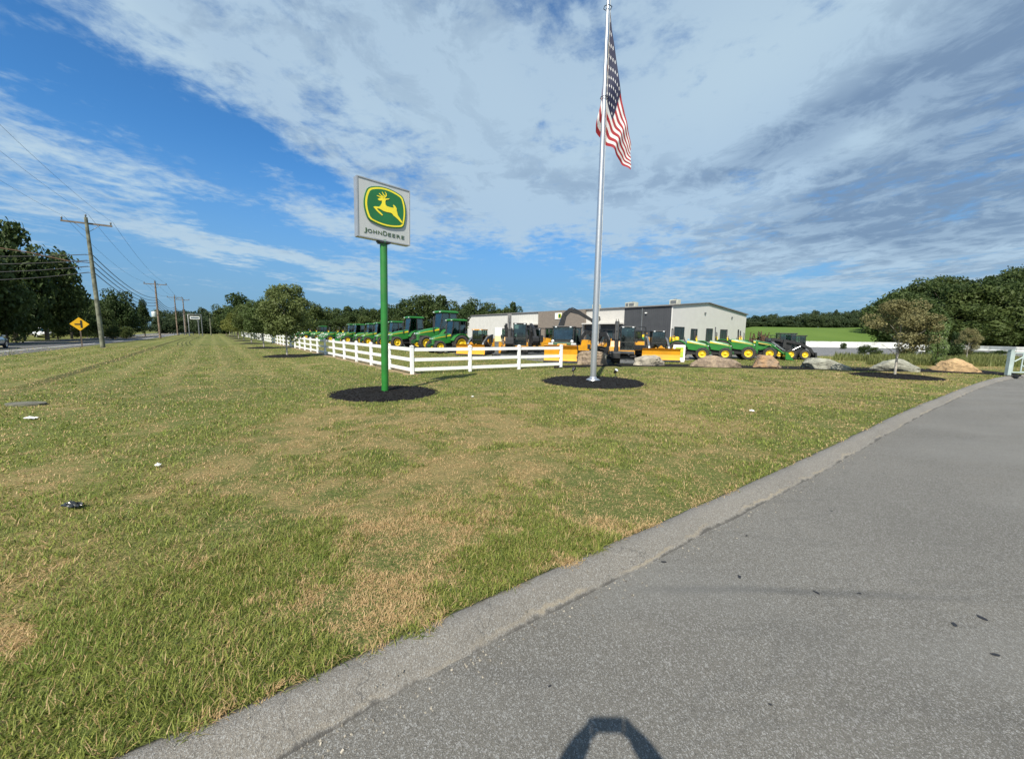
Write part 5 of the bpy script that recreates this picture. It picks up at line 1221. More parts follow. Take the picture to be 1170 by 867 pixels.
# plow truck like machine facing the camera
t = thing('plow_tractor', 'compact tractor with a wide windscreen, round white lamps and a big yellow snow blade', 'plow machine', (at(645,25.4),25.4,.005), CAMDIR(645,-6))
t['group'] = 'machines wearing yellow blades'
for x in (-.7,.95):
    for sd in (-1,1): put(RM_F, 'rim', put(TY_F, 'wheel', t, (x,sd*.70,.50), 0, 1.06))
MB().box((.1,0,.62), (2.4,.8,.35)).build('chassis', BLACK, t)
MB().box((.1,0,1.02), (2.3,1.30,.42), bev=.08).build('body', DGREEN, t)
MB().box((1.22,0,.98), (.06,.5,.36)).build('grille', BLACK, t)
cab(t, -.75, .85, 1.24, 2.18, .66, BLACK)
MB().box((.88,0,1.72), (.03,1.16,.6), 0, R(-8)).build('windscreen', clear_glass('windscreen_glass', (.45,.6,.66)), t)
for sd in (-1,1):
    MB().lathe([(0,0),(.085,0),(.10,-.05),(.07,-.12),(0,-.14)], 18, 'X', (1.30,sd*.60,1.30)).build('headlight', LAMP, t); MB().prism([(.55,.95),(1.35,1.0),(1.42,1.12),(1.3,1.2),(.6,1.16)], sd*.56, sd*.86).build('fender', mat('pale_fender', (.45,.48,.46), .5), t)
    MB().tube([(.85,sd*.66,2.0),(.95,sd*.86,2.0)], .014, 6).box((.95,sd*.90,1.92), (.04,.12,.22), bev=.01).build('mirror', BLACK, t)
MB().box((1.5,0,.55), (.6,.6,.16)).prism([(1.25,.5),(1.25,1.15),(1.4,1.15),(1.85,.7),(1.85,.45)], -.28, -.2).prism([(1.25,.5),(1.25,1.15),(1.4,1.15),(1.85,.7),(1.85,.45)], .2, .28).tube([(1.35,-.25,1.1),(1.35,.25,1.1)], .05, 8).tube([(1.4,.0,1.1),(1.8,.0,.75)], .04, 8).box((1.5,0,.85), (.12,.2,.4)).build('plow_mount', AMB, t)
pb = blade_mb(1.98, 2.02, .98, .04, .22).build('plow_blade', BLADE, t); MB().box((2.24,0,.075), (.05,2.04,.13)).build('cutting_edge', DGREY, pb); MB().box((1.99,0,1.03), (.36,2.0,.03), 0, R(-12)).build('rubber_flap', mat('flap_rubber', (.50,.20,.02), .6), pb)
# upright white and yellow attachment
t = thing('hydraulic_attachment', 'upright white and cream attachment standing left of the black boomed excavator', 'attachment', (at(569,28.0),28.0,.005), CAMDIR(569,10))
MB().box((0,0,1.85), (.34,.52,.62), bev=.02).build('white_panel', WPAINT, t); MB().box((0,0,1.34), (.32,.48,.40), bev=.02).build('cream_panel', CREAM, t)
MB().box((0,-.10,.72), (.30,.26,.84), bev=.02).build('grey_post', MGREY, t); MB().box((0,.13,.72), (.26,.20,.84), bev=.02).build('amber_post', AMB, t)
MB().box((0,0,.16), (.6,.8,.26), bev=.05).build('base', DGREY, t)
# white sign board beside the plow
t = thing('display_board', 'white price board with a green and yellow card, next to the right hand yellow blade', 'sign board', (at(777,25.6),25.6,.005), CAMDIR(777,0))
MB().box((0,0,.62), (.03,.74,1.05), 0, R(-8), bev=.01).build('board', WPAINT, t); MB().box((.03,.02,.66), (.012,.50,.66), 0, R(-8)).build('card', mat('lime_card', (.30,.42,.03), .5, 0, .05, 3), t)
MB().box((.045,.04,.76), (.012,.30,.14), 0, R(-8)).box((.042,.04,.50), (.012,.34,.1), 0, R(-8)).build('card_print', LY, t); MB().box((-.1,0,.06), (.5,.7,.08)).build('foot', WPAINT, t)
# yellow spools by the first tractor
for px, lab in ((767.5,'left one of the two upright yellow drums beside the leftmost right hand tractor'),(773.5,'right one of the two upright yellow drums beside the leftmost right hand tractor')):
    t = thing('drum', lab, 'drum', (at(px,30.5),30.5,.005)); MB().tube([(0,0,0),(0,0,1.22)], .03, 8).box((0,0,.03), (.35,.35,.05)).build('stand', BLACK, t)
    MB().lathe([(0,1.16),(.12,1.17),(.17,1.24),(.18,1.4),(.17,1.58),(.12,1.66),(0,1.68)], 16).build('barrel', YEL, t); t['group'] = 'yellow drums'
# black skid steers at the end of the right row
GS = 'black skid steers at the right end'
o = place(track_loader(BLACK, attach='bucket', wheels=True), (at(896,31.6),31.6,.005), az(105), 'black skid steer with raised arms at the right end of the tractors', .98, GS)
for c in o.children:
    if c.name.startswith(('engine_cover','lift_arm')): c.data.materials[0] = BLACK
copy_thing(o, (at(908,31.0),31.0,.005), az(102), 'black skid steer bucket machine farthest right, next to the open lot', .9, GS)
# rusty implements
rn = random.Random(4)
for k, (px, Y) in enumerate(((857,35.5),(865,35),(873,34.4))):
    t = thing('implement', ['rusty tall implement behind the third right hand tractor','rusty implement in the middle of the brown group behind the tractors','rusty implement beside the small amber machine'][k], 'implement', (at(px,Y),Y,.005), k*1.1, 'rusty implements behind the tractors')
    b = MB()
    for i in range(7): b.tube([(rn.uniform(-.4,.4),rn.uniform(-.3,.3),.1),(rn.uniform(-.4,.4),rn.uniform(-.3,.3),rn.uniform(1.2,2.3))], .04, 6)
    for i in range(4): b.box((rn.uniform(-.2,.2),rn.uniform(-.2,.2),rn.uniform(.4,1.9)), (.8,.12,.12), rn.uniform(0,3), rn.uniform(-.3,.3))
    b.build('tine_frame', RUST, t)
    for i in range(3): MB().lathe([(0,0),(.3,.02),(.31,.0),(0,-.04)], 18, 'Y', (rn.uniform(-.3,.3),rn.uniform(-.3,.3),rn.uniform(.8,1.7))).build('disc', RUST, t)
o = place(excavator(B_LOW, BLACK, cabbed=False), (at(882,37),37,.005), az(60), 'small amber machine between the rusty implements and the black skid steers', .85, 'mini excavators')

# ------------------------------------------------------------------ dealership building
def panel_mat(name, c1, c2, pitch=.6, horiz=False):
    m, nt, p = newmat(name); tc = NN(nt, 'ShaderNodeTexCoord').outputs['Object']; s_ = NN(nt, 'ShaderNodeSeparateXYZ'); nt.links.new(tc, s_.inputs[0])
    f = mth(nt, 'FRACT', mth(nt, 'DIVIDE', s_.outputs[2] if horiz else s_.outputs[0], pitch)); ln = mth(nt, 'LESS_THAN', f, .07)
    c = mixc(nt, sstep(nt, nz(nt, tc, .7, 4), .3, .7), c1, c2); c = mixc(nt, mth(nt, 'MULTIPLY', ln, .25), c, tuple(x*.5 for x in c1))
    nt.links.new(c, p.inputs['Base Color']); p.inputs['Roughness'].default_value = .55
    bp = NN(nt, 'ShaderNodeBump'); bp.inputs['Strength'].default_value = .6; bp.inputs['Distance'].default_value = .05; nt.links.new(f, bp.inputs['Height']); nt.links.new(bp.outputs[0], p.inputs['Normal']); return m
PGREY = panel_mat('grey_siding', (.56,.55,.51), (.52,.51,.475), .9); PCH = panel_mat('charcoal_siding', (.055,.057,.062), (.045,.047,.052), .5); PWH = panel_mat('white_siding', (.55,.53,.49), (.51,.49,.455), .5, True)
m, nt, p = newmat('taupe_block'); tc = NN(nt, 'ShaderNodeTexCoord').outputs['Object']; bt = NN(nt, 'ShaderNodeTexBrick'); 
mp_ = NN(nt, 'ShaderNodeMapping'); mp_.inputs['Rotation'].default_value = (PI/2, 0, 0); nt.links.new(tc, mp_.inputs[0]); nt.links.new(mp_.outputs[0], bt.inputs[0])
bt.inputs['Color1'].default_value = (.20,.165,.135,1); bt.inputs['Color2'].default_value = (.15,.125,.105,1); bt.inputs['Mortar'].default_value = (.25,.23,.2,1); bt.inputs['Scale'].default_value = 1.6; bt.inputs['Mortar Size'].default_value = .01
nt.links.new(bt.outputs[0], p.inputs['Base Color']); p.inputs['Roughness'].default_value = .9; BRK = m
C0 = Vector((33.4, 81, 0)); dL = Vector((-.616,.788,0)); dG = Vector((.788,.616,0))
bd = thing('dealership_building', 'long low dealership building of grey, charcoal and taupe walls behind the machines', 'building', C0, math.atan2(.788,-.616))
# local: +X along the long front, -Y ... depth axis = local -Y (dG)
D_ = 37.; EH = 7.95
def wall(name, x0, x1, z1, m, th=.3, y=0., z0=0): return MB().box(((x0+x1)/2, y-th/2, (z0+z1)/2), (x1-x0, th, z1-z0)).build(name, m, bd)
wall('charcoal_wall', .302, 12., EH, PCH); wall('entry_wall', 12.002, 23.6, EH, PWH); wall('block_tower', 23.602, 41.6, EH+.1, BRK, .8, .45); wall('side_wall', 41.602, 82., EH, PGREY)
wall('dark_storefront', 12.1, 23.5, 4.2, PCH, .12, .125); wall('dark_storefront', 41.7, 51., 4.3, PCH, .12, .125)
for x in (13.2,15.6,18,20.4,22.2,43.5,46.5,49): MB().box((x,.15,1.7), (1.5,.06,2.9), bev=.01).build('window', WGLASS, bd)
MB().box((17.8,.9,4.45), (11.5,1.7,.3)).build('canopy', PWH, bd); MB().box((46.3,.9,4.5), (9.,1.7,.3)).build('canopy', PWH, bd)
for x in (12.4,17.8,23.2): MB().box((x,1.55,2.15), (.28,.28,4.3)).build('canopy_column', MGREY, bd)
MB().box((7.2,.09,EH/2-.1), (.22,.16,EH-.2)).build('downpipe', MGREY, bd)
wl_ = MB().box((6.2,.2,EH-1.3), (.4,.35,.25), bev=.03).build('wall_lamp', WPAINT, bd)
sg2 = MB().box((33.2,.52,6.7), (2.6,.1,1.7), bev=.02).build('wall_sign', WPAINT, bd)
MB().box((32.6,.585,6.75), (1.1,.03,1.1), bev=.1).build('sign_badge', LY, sg2); MB().box((32.6,.605,6.75), (.8,.03,.8), bev=.1).build('sign_badge_field', LG, sg2)
# gable end (runs along -Y)
gp = [(0,0),(0,EH),(-15,9.25),(-D_,7.45),(-D_,0)]
MB().prism(gp, 0.002, .30, 'YZ').build('gable_wall', panel_mat('gable_siding', (.64,.625,.59), (.60,.585,.555), .9), bd)
MB().box((41,-D_+.15,3.6), (81.4,.3,7.2)).build('rear_wall', PGREY, bd); MB().prism(gp, 81.7, 82., 'YZ').build('far_wall', PGREY, bd)
MB().prism([(.35,EH+.02),(-15,9.32),(-D_-.3,7.5),(-D_-.3,7.75),(-15,9.55),(.35,EH+.22)], -.35, 82.3, 'YZ').build('roof', mat('roof_metal', (.20,.19,.18), .6, .2, .1, 1), bd)
def gable_win(y0, y1, z0, z1, nm='window'):
    f = MB().box((-.03,-(y0+y1)/2,(z0+z1)/2), (.10,y1-y0,z1-z0)).build(nm, WGLASS, bd)
    q = MB()
    for y in np.linspace(y0, y1, 4): q.box((-.10,-y,(z0+z1)/2), (.06,.08,z1-z0+.1))
    q.box((-.10,-(y0+y1)/2,z1), (.06,y1-y0,.1)); q.build('window_frame', BLACK, f)
for a in ((.9,4.9,1.,3.6),(7.9,10.7,.9,3.3),(15,18.1,.6,3.5),(22.2,26.,.3,3.4)): gable_win(*a)
for y, z in ((13.8,7.0),(28.,6.5)): MB().box((-.12,-y,z), (.25,.5,.4), bev=.04).build('wall_vent', MGREY, bd)
for x, y in ((27.,-8.),(17.,-9.),(14.6,-7.),(3.6,-7.)):
    z = EH+(-y)/15*1.3+.1
    u_ = MB().box((x,y,z+.65), (1.9,1.5,1.1), bev=.04).build('rooftop_unit', CREAM if x == 14 else mat('unit_paint', (.50,.50,.42), .5, .1, .1, 2), bd)
    MB().lathe([(0,1.24),(.4,1.24),(.4,1.32),(0,1.32)], 18, 'Z', (x,y,z)).build('fan', BLACK, u_); MB().box((x,y+.77,z+.62), (1.4,.04,.7)).build('louvre', MGREY, u_)

# ------------------------------------------------------------------ white barrier at the back of the lot
bp_ = [(50.5,72.0),(56,72.6),(62,72.6),(68,72.4),(74,71.4),(79,69.6),(79.5,64),(78.8,60),(80,57.2),(84,55.6),(90,54)]
bar = thing('white_barrier', 'long low white barrier along the far edge of the lot', 'barrier', (bp_[0][0], bp_[0][1], 0))
for i, (a, c) in enumerate(zip(bp_, bp_[1:])):
    L_ = math.dist(a, c); n = max(1, round(L_/2.9)); ang = math.atan2(c[1]-a[1], c[0]-a[0])
    for k in range(n):
        x = a[0]+(c[0]-a[0])*(k+.5)/n-bp_[0][0]; y = a[1]+(c[1]-a[1])*(k+.5)/n-bp_[0][1]
        T = Matrix.Translation((x,y,0)) @ Matrix.Rotation(ang, 4, 'Z')
        MB().prism([(-.28,0),(.28,0),(.26,.12),(.12,.32),(.09,1.08),(-.09,1.08),(-.12,.32),(-.26,.12)], -L_/n/2+.02, L_/n/2-.02, 'YZ', T=T).build('segment', mat('barrier_white', (.60,.61,.60), .7, 0, .12, 1.2, dirt=.35), bar).scale.z = 1. if i < 4 else .72
# small white notice on a post
P = G(1052, 409.5); t = thing('notice_sign', 'small white notice on a grey post before the silver green tree', 'sign', P, CAMDIR(1052, 0))
MB().tube([(0,0,-.1),(0,0,.95)], .04, 8).build('post', MGREY, t); MB().box((.05,0,.86), (.03,.42,.46), bev=.01).build('panel', WPAINT, t)
b = MB()
for k in range(4): b.box((.068,0,.98-k*.08), (.004,.28-.05*(k%2),.02))
b.build('printed_lines', mat('print_grey', (.25,.25,.27), .6), t)

# ------------------------------------------------------------------ pale steel gate
GT = G(1151, 429); gt = thing('gate', 'pale grey green steel gate at the far end of the kerb', 'gate', GT, az(96))
GM_ = mat('galvanised_paint', (.42,.50,.48), .5, .2, .08, 3)
MB().box((0,0,.62), (.16,.16,1.30), bev=.01).box((0,0,1.29), (.2,.2,.03)).build('gate_post', GM_, gt)
q = MB()
for z in (.16,1.12): q.tube([(.14,0,z),(3.3,0,z)], .035, 8)
for x in (.16,.55,3.25): q.tube([(x,0,.16),(x,0,1.12)], .03, 8)
q.tube([(.55,0,.2),(1.3,0,.16)], .03, 8).tube([(.2,0,.7),(.8,0,1.1)], .03, 8).tube([(.55,0,.55),(.95,0,.18)], .03, 8)
q.build('gate_frame', GM_, gt)
MB().box((1.9,0,1.02), (2.7,.04,.34)).build('gate_panel', GM_, gt)

# ------------------------------------------------------------------ utility poles and wires
def pole(a, p, h, lab, lean=(0,0), arm=True, trans=False, px=None, Y=None):
    P = W(a, p) if px is None else Vector((at(px, Y), Y, 0))
    t = thing('utility_pole', lab, 'utility pole', P, 0, 'wooden utility poles along the highway')
    t.rotation_euler = (lean[0], lean[1], 0)
    MB().tube([(0,0,-.2),(0,0,h*.5),(0,0,h)], [.165,.145,.11], 14).build('mast', mat('weathered_wood', (.16,.165,.12), .9, 0, .25, 3, bump=.4) if trans is False and a < 60 else mat('brown_wood', (.20,.15,.11), .9, 0, .25, 3, bump=.4), t)
    if arm:
        T = Matrix.Rotation(R(38), 4, 'Z')
        x_ = MB().box((0,.2,h-.45), (3.0,.10,.13), T=T).build('crossarm', mat('arm_wood', (.18,.15,.12), .9), t)
        for x in (-1.42,-.0,1.42): MB().lathe([(0,0),(.035,0),(.035,.08),(.07,.1),(.05,.16),(.07,.2),(.03,.26),(0,.27)], 10, 'Z', (x,.2,h-.38) if x else (x,0,h)).build('insulator', MGREY, x_).rotation_euler.z = R(38)
        b = MB().tube([(-.8,.2,h-.45),(0,.12,h-1.2),(.8,.2,h-.45)], .02, 6, T=T); b.build('brace', MGREY, t)
    for k in range(4):
        MB().tube([(0,0,h*(.72-.045*k)),(-.28,-.22,h*(.72-.045*k))], .03, 6).build('cable_bracket', MGREY, t)
    if trans: MB().lathe([(0,0),(.32,0),(.34,.05),(.34,.85),(.25,.95),(0,.98)], 16, 'Z', (-.52,-.2,h*.38)).build('transformer', mat('pale_can', (.55,.62,.60), .5, .1), t)
    return t
PL = [(48.5,-7.6,10.95,'nearest and tallest looking weathered utility pole at left',(R(0),R(-1.1))),(92.5,-7.3,9.9,'second utility pole, carrying a pale transformer can',(0,0)),(136,-7.2,10.4,'third utility pole with a crossarm, far along the highway',(0,0)),(152,-6.2,10.8,'fourth utility pole close beside the third',(0,0)),(176,-7.,8.,'fifth utility pole, a bare distant post',(0,0))]
for i, (a, p, h, lab, ln) in enumerate(PL): pole(a, p, h, lab, ln, arm=i < 4, trans=(i == 1))
pole(0,0,5.,'short bare utility post at the vanishing end of the verge',arm=False,px=241.5,Y=112)
WIRE = mat('black_cable', (.02,.02,.02), .6)
def wire(p, q, sag, r, lab, grp):
    p, q = Vector(p), Vector(q); o_ = p.copy(); n = 20
    pts = [p+(q-p)*(k/n)-Vector((0,0,sag*4*(k/n)*(1-k/n)))-o_ for k in range(n+1)]
    tag(MB().tube(pts, r, 5).build('overhead_wire', WIRE, None, o_), lab, 'wire', grp)
def top(a, p, x, z): c, s_ = math.cos(R(38)), math.sin(R(38)); w_ = W(a, p); return Vector((w_.x+x*c-.2*s_, w_.y+x*s_+.2*c, z))
hs_ = [(PL[i][0], PL[i][1], PL[i][2]) for i in range(5)]
prev = (4.5,-7.8,10.9)
for j, x in enumerate((-1.42,0,1.42)):
    seq = [prev]+hs_[:4]
    for i, (A, B) in enumerate(zip(seq, seq[1:])):
        zA = A[2]-.12 if x else A[2]+.26; zB = B[2]-.12 if x else B[2]+.26
        wire(top(A[0],A[1],x,zA), top(B[0],B[1],x,zB), .9, .006+.004*i, 'thin high wire %s %s' % (['from the left arm end','from the pole top','from the right arm end'][j], ['leading up out of the frame at left','between the nearest and the second pole','between the second and the third pole','between the third and the fourth pole'][i]), 'thin wires on the pole tops')
for k in range(4):
    z = lambda h: h*(.72-.045*k)
    A = W(48.5,-7.6); A.z = z(10.95); A += Vector((-.3,-.2,0))
    Q = Vector((-62+k*1.0, 27+k*1.5, z(10.9)+.5-k*.2))
    wire(A, Q, .9, .035-.004*(k == 0), 'thick sagging cable going left from the nearest pole, %s of four' % ['highest','second','third','lowest'][k], 'thick cables to the left')
    for i in range(1, 4):
        B = W(hs_[i][0], hs_[i][1]); B.z = z(hs_[i][2]); A2 = W(hs_[i-1][0], hs_[i-1][1]); A2.z = z(hs_[i-1][2])
        wire(A2, B, 1.0, .025+.008*i, 'thick cable %s the poles, %s of four' % (['','between the nearest two of','between the second and third of','between the third and fourth of'][i], ['highest','second','third','lowest'][k]), 'thick cables between the poles')
# street light on a long arm fixed to the nearest pole
PB = W(48.5, -7.6); B = Vector((PB.x-.15, PB.y-.1, ztop(102, 300.5, PB.y))); A = Vector((at(1,36.5),36.5,ztop(1,281.5,36.5)))
t = thing('street_lamp', 'street lamp on a long thin arm reaching left from the nearest pole', 'street lamp', (B.x, B.y, B.z)); d_ = A-B
MB().tube([(0,0,0),(d_.x*.2,d_.y*.2,d_.z*.12)], .03, 6).tube([(d_.x*.2,d_.y*.2,d_.z*.12),(d_.x*.6,d_.y*.6,d_.z*.62),tuple(d_)], .05, 8).build('arm', RUST, t)
MB().box((d_.x-.1,d_.y,d_.z), (.75,.3,.16), bev=.05).build('lamp_head', WPAINT, t)

# diamond warning sign
P = G(94, 396.3); t = thing('warning_sign', 'yellow diamond side road warning sign on a brown post beside the highway', 'traffic sign', P, CAMDIR(94, 0)+PI/2)
zc_ = ztop(92.7, 370.3, P.y); hw = .66
MB().box((0,0,zc_/2+.1), (.09,.09,zc_+.2)).build('post', mat('rust_post', (.16,.12,.09), .8, .1, .2, 5), t)
pl = MB().box((0,-.065,zc_), (hw*1.29,.02,hw*1.29), 0, R(45), bev=.006).build('panel', mat('sign_yellow', (.85,.46,.01), .45, 0, .04, 2), t)
MB().box((.10,-.085,zc_), (.115,.012,.66)).box((-.12,-.085,zc_-.01), (.33,.0125,.10)).add([(-.27,-.079,zc_+.05),(-.27,-.079,zc_-.07),(-.33,-.079,zc_-.01),(-.27,-.091,zc_+.05),(-.27,-.091,zc_-.07),(-.33,-.091,zc_-.01)], [(0,1,2),(3,5,4),(0,3,4,1),(1,4,5,2),(2,5,3,0)]).build('symbol', BLACK, pl)
# overhead street name sign far off and two far posts
P = W(128, -4.5); t = thing('gantry_sign', 'far street name sign hanging from a grey bracket post', 'sign', P, R(38))
MB().tube([(0,0,0),(0,0,5.4),(2.6,0,5.4)], .11, 8).tube([(2.6,0,0),(2.6,0,5.4)], .11, 8).build('bracket_post', MGREY, t); MB().box((1.3,-.12,4.6), (1.9,.06,.75)).build('panel', WPAINT, t); MB().box((1.3,-.16,4.6), (1.6,.02,.3)).build('panel_band', mat('sign_dark', (.05,.09,.12), .5), t)
for px, Y, h in ((212,118,6.2),(228,120,4.2)): 
    t = thing('post', 'pale bare post %s the far street name sign' % ('left of' if px < 220 else 'right of'), 'post', (at(px,Y),Y,0)); MB().tube([(0,0,0),(0,0,h)], .16, 8).build('shaft', MGREY, t); MB().box((0,0,h+.1), (.4,.4,.3)).build('cap', MGREY, t)
# guard rail by the far road bend
t = thing('guard_rail', 'low grey guard rail at the far bend of the highway', 'guard rail', (at(199,104),104,0), R(0))
e2 = Vector((at(221,112)-at(199,104), 8, 0)); ag = math.atan2(e2.y, e2.x)
MB().box((e2.x/2,e2.y/2,.6), (e2.length,.08,.35), ag).build('rail', MGREY, t)
for k in range(5): MB().box((e2.x*k/4,e2.y*k/4+.1,.3), (.12,.12,.75)).build('post', MGREY, t)

# ------------------------------------------------------------------ cars
def car(label, loc, rz, paint, sc=1.):
    t = thing('car', label, 'car', loc, rz)
    b = MB(); secs = [(-2.2,.45,.85,.70),(-2.1,.32,.98,.82),(-1.5,.25,1.02,.88),(-.2,.22,.98,.90),(.9,.22,.96,.90),(1.7,.25,.86,.86),(2.15,.32,.72,.76),(2.25,.42,.62,.62)]
    vs = []
    for x, z0, z1, hw_ in secs: vs += [(x,-hw_*.92,z0),(x,-hw_,z0+(z1-z0)*.4),(x,-hw_*.96,z1-.08),(x,-hw_*.8,z1),(x,hw_*.8,z1),(x,hw_*.96,z1-.08),(x,hw_,z0+(z1-z0)*.4),(x,hw_*.92,z0)]
    fs = [(i*8+k, i*8+(k+1)%8, (i+1)*8+(k+1)%8, (i+1)*8+k) for i in range(7) for k in range(8)]+[tuple(range(8)), tuple(range(63,55,-1))]
    b.add(vs, fs, True).build('body', paint, t)
    MB().prism([(-1.75,.98),(-1.15,1.42),(.15,1.44),(1.0,.95)], -.74, .74).build('windows', GLASS, t)
    MB().prism([(-1.2,1.40),(-1.1,1.47),(.1,1.49),(.2,1.42)], -.70, .70).build('roof', paint, t)
    for x in (-1.35,1.4):
        for sd in (-1,1): put(CRIM, 'rim', put(CTY, 'wheel', t, (x,sd*.80,.32)))
    for sd in (-1,1):
        MB().box((2.12,sd*.58,.66), (.22,.32,.14), bev=.03).build('headlight', LAMP, t); MB().box((-2.12,sd*.62,.82), (.14,.28,.14), bev=.03).build('tail_light', mat('red_lens', (.35,.01,.01), .2), t)
        MB().box((.62,sd*.98,.98), (.12,.2,.13), bev=.03).build('mirror', paint, t)
    MB().box((2.24,0,.45), (.05,1.0,.14)).build('grille', BLACK, t)
    t.scale = (sc,)*3; return t
CTY = MB().lathe([(.21,-.09),(.29,-.10),(.32,-.07),(.32,.07),(.29,.10),(.21,.09),(.21,-.09)], 24, 'Y').mesh('wheel', TYRE)
CRIM = MB().lathe([(.22,-.085),(.18,-.06),(.05,-.075),(0,-.075),(0,.075),(.05,.075),(.18,.06),(.22,.085)], 20, 'Y').mesh('rim', ALU)
al_ = math.atan2(.788,-.616)
P = G(-21, 398.5); P.z = .01
car('silver grey car at the left edge of the photo, only one end in frame', P, al_+PI+R(180), mat('silver_paint', (.28,.31,.33), .3, .6, .03, 3, coat=1.))
x_, y_ = at(48, 60), 60
car('white car parked in deep shade under the trees across the highway', (x_, y_, terrain(x_, y_)), R(-25), mat('white_car_paint', (.8,.8,.78), .3, 0, .02, 3, coat=1.))

# ------------------------------------------------------------------ litter
def crumple(name, px, py, sx, sy, h, m, lab, seed, cat):
    P = G(px, py); rn = random.Random(seed); n = 12; vs = []
    for i in range(n+1):
        for j in range(n+1):
            u, v = i/n-.5, j/n-.5; q = 1-.25*abs(mnoise.noise(Vector((u*4,v*4,seed))))
            vs.append((u*sx*q+.02*rn.uniform(-1,1)*sx, v*sy*q+.02*rn.uniform(-1,1)*sy, .035+max(0, h*(.5+mnoise.noise(Vector((u*5,v*5,seed+3))))*(1-2*max(abs(u),abs(v))*.7))))
    fs = [(i*(n+1)+j, i*(n+1)+j+1, (i+1)*(n+1)+j+1, (i+1)*(n+1)+j) for i in range(n) for j in range(n)]
    tag(MB().add(vs, fs).add([(x,y,z-.006) for x,y,z in vs], fs).build(name, m, None, P), lab, cat)
crumple('plastic_scrap', 84, 581, .19, .07, .06, mat('black_plastic', (.015,.018,.022), .3, 0, .2, 8), 'crumpled black plastic scrap on the dry lawn at left', 3, 'litter')
crumple('paper_scrap', 36, 479.5, .24, .10, .045, WPAINT, 'long white paper scrap on the lawn near the left edge', 5, 'litter')
crumple('paper_scrap', 181, 534, .06, .05, .04, WPAINT, 'small white scrap in the grass above the black plastic', 7, 'litter')
crumple('paper_scrap', 859, 471, .10, .08, .05, WPAINT, 'white scrap on the lawn right of the flagpole, near the kerb', 9, 'litter')
crumple('paper_scrap', 540, 454.5, .06, .05, .04, WPAINT, 'tiny white scrap on the lawn right of the sign mulch bed', 11, 'litter')
P = G(30, 462.5); tag(MB().prism([(x*.40, y*.22) for x, y in [(math.cos(a*PI/9), math.sin(a*PI/9)) for a in range(18)]], .0, .045, 'XY').build('drain_cover', mat('old_concrete', (.13,.125,.09), .9, 0, .2, 9, bump=.4), None, P), 'flat grey drain cover sunk in the lawn at the left', 'drain cover')

# ------------------------------------------------------------------ the photographer, whose raised arms throw the shadow at the bottom edge
def skin(name, verts, edges, m, parent=None, root=0, sub=2):
    """verts: list of (x, y, z, radius); one continuous skinned surface"""
    me = bpy.data.meshes.new(name); me.from_pydata([v[:3] for v in verts], edges, []); o = bpy.data.objects.new(name, me); COL.objects.link(o)
    o.modifiers.new('s', 'SKIN'); sd = me.skin_vertices[0].data
    for i, v in enumerate(verts): sd[i].radius = (v[3], v[3] if len(v) < 5 else v[4]); sd[i].use_root = (i == root)
    sb_ = o.modifiers.new('b', 'SUBSURF'); sb_.levels = sb_.render_levels = sub; bpy.context.view_layer.update()
    me2 = bpy.data.meshes.new_from_object(o.evaluated_get(bpy.context.evaluated_depsgraph_get())); me2.name = name
    bpy.data.objects.remove(o); me2.materials.clear(); me2.materials.append(m); me2.polygons.foreach_set('use_smooth', [True]*len(me2.polygons))
    o = bpy.data.objects.new(name, me2); COL.objects.link(o); o.parent = parent; return o
SKINM = mat('skin', (.50,.30,.20), .55, 0, .05, 12); SHIRT = mat('navy_shirt', (.03,.045,.09), .85, 0, .12, 9, bump=.2); JEANS = mat('jeans', (.05,.08,.14), .9, 0, .15, 12, bump=.2); HAIR = mat('brown_hair', (.05,.03,.018), .7, 0, .3, 30, bump=.5); SHOE = mat('dark_shoe', (.03,.03,.03), .6)
per = thing('person', 'person in navy shirt and jeans holding up a phone with both arms', 'person', (0,-.02,ZD))
bv, be = [], []
def jv(*v): bv.append(v); return len(bv)-1
def je(*c):
    for a, b_ in zip(c, c[1:]): be.append((a, b_))
pel = jv(.0,-.44,.95,.14,.11); wst = jv(0,-.43,1.12,.125,.095); chs = jv(0,-.42,1.33,.15,.11); nk0 = jv(0,-.42,1.46,.065); nk1 = jv(0,-.41,1.53,.052); hd0 = jv(0,-.395,1.60,.074,.085); hd1 = jv(0,-.40,1.68,.084,.094); hd2 = jv(0,-.405,1.745,.06,.07)
je(pel,wst,chs,nk0,nk1,hd0,hd1,hd2)
ZP = CAMZ-ZD
for sx in (-1,1):
    sh = jv(sx*.17,-.42,1.44,.062); el = jv(sx*.30,-.25,1.50,.066); fa = jv(sx*.235,-.14,1.67,.062); wr = jv(sx*.140,-.065,ZP-.030,.044,.044); pm_ = jv(sx*.108,-.035,ZP+.0,.028,.050)
    je(chs,sh,el,fa,wr,pm_)
    for k,(dz,l) in enumerate(((.030,.85),(.010,1.),(-.010,.95),(-.028,.75))):
        f1 = jv(sx*.098,-.034,ZP+dz*.9,.0105); f2 = jv(sx*(.090),-.012+.004,ZP+dz,.009); f3 = jv(sx*(.086-.010*l),-.002,ZP+dz*1.02,.0075); je(pm_,f1,f2,f3)
    th = jv(sx*.112,-.058,ZP-.018,.013); t2 = jv(sx*.085,-.052,ZP-.012,.011); t3 = jv(sx*.058,-.036,ZP-.004,.009); je(pm_,th,t2,t3)
    hp = jv(sx*.10,-.44,.90,.095,.10); kn = jv(sx*.13,-.42,.50,.062); an = jv(sx*.14,-.44,.10,.042); ft = jv(sx*.15,-.33,.045,.038,.03); te = jv(sx*.155,-.24,.035,.034,.022)
    je(pel,hp,kn,an,ft,te)
body = skin('body', bv, be, SKINM, per, pel)
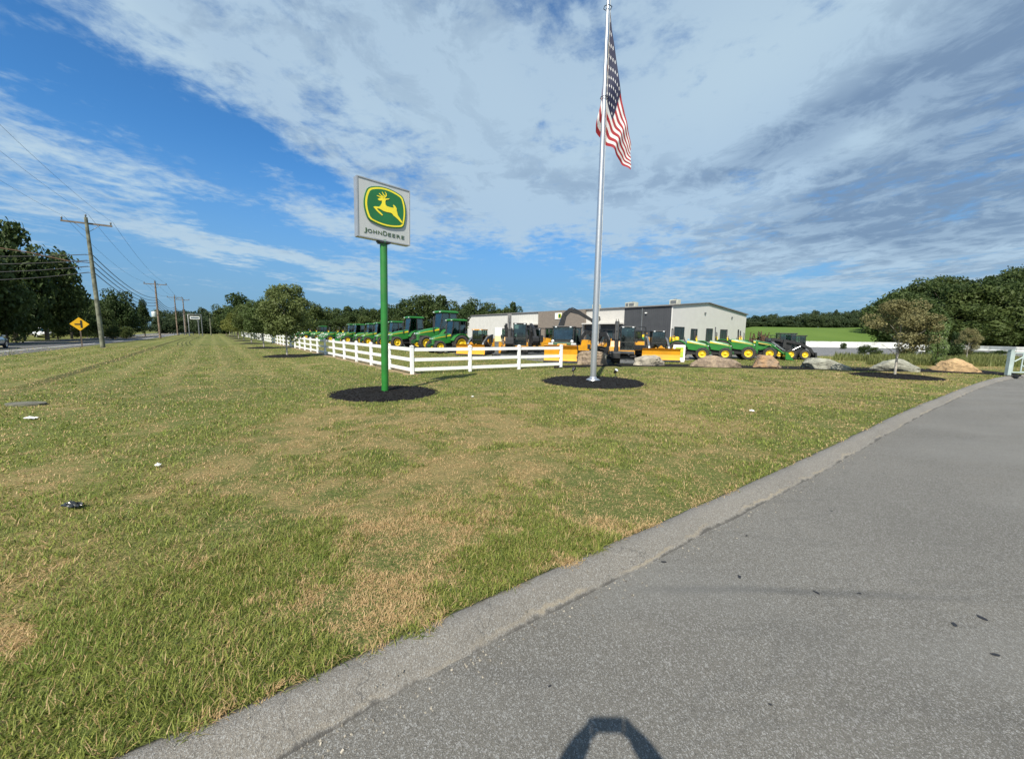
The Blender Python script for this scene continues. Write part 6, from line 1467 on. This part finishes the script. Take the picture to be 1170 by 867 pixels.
skin('shirt', [(0,-.435,.83,.185,.155),(0,-.43,1.10,.165,.135),(0,-.425,1.27,.185,.145),(0,-.42,1.40,.165,.125),(0,-.42,1.47,.085,.078)]+[(sx*q[0],)+q[1:] for sx in (-1,1) for q in ((.20,-.41,1.435,.088),(.285,-.275,1.50,.086))], [(0,1),(1,2),(2,3),(3,4),(3,5),(5,6),(3,7),(7,8)], SHIRT, body, 2)
skin('trousers', [(0,-.44,1.04,.160,.125),(0,-.44,.95,.175,.14)]+[(sx*q[0],)+q[1:] for sx in (-1,1) for q in ((.095,-.44,.84,.120,.125),(.13,-.42,.50,.085),(.14,-.44,.10,.072))], [(0,1),(1,2),(2,3),(3,4),(1,5),(5,6),(6,7)], JEANS, body, 1)
for sx in (-1,1): skin('shoe', [(sx*.14,-.47,.055,.05,.045),(sx*.145,-.36,.052,.05,.042),(sx*.155,-.23,.04,.044,.03)], [(0,1),(1,2)], SHOE, body, 1)
skin('hair', [(0,-.475,1.62,.062,.04),(0,-.465,1.70,.085,.06),(0,-.42,1.775,.078,.055),(0,-.355,1.77,.05,.03)], [(0,1),(1,2),(2,3)], HAIR, body, 1)
fc = MB(); fc.prism([(-.395+.085,1.665),(-.395+.112,1.625),(-.395+.085,1.615)], -.012, .012, 'YZ'); fc.build('nose', SKINM, body)
for sx in (-1,1):
    MB().lathe([(0,-.012),(.010,-.006),(.012,0),(.010,.006),(0,.012)], 12, 'Y', (sx*.032,-.318,1.668)).build('eye', WPAINT, body)
    MB().lathe([(0,-.008),(.018,-.004),(.026,.002),(.018,.008),(0,.008)], 12, 'X', (sx*.086,-.40,1.655)).build('ear', SKINM, body)
MB().box((0,-.313,1.585), (.045,.012,.010), bev=.003).build('mouth', mat('lips', (.35,.12,.10), .5), body)
ph = thing('smartphone', 'dark smartphone held up sideways in both hands by the person', 'phone', (.0,-.022,CAMZ-.006))
ph.rotation_euler.x = -pit
MB().box((0,0,0), (.150,.008,.074), bev=.003).build('case', BLACK, ph)
MB().box((0,-.0048,0), (.142,.0012,.067)).build('screen', glass('screen_glass', (.01,.012,.015)), ph)
MB().box((-.002,.0052,.004), (.030,.003,.030), bev=.001).build('camera_bump', DGREY, ph)
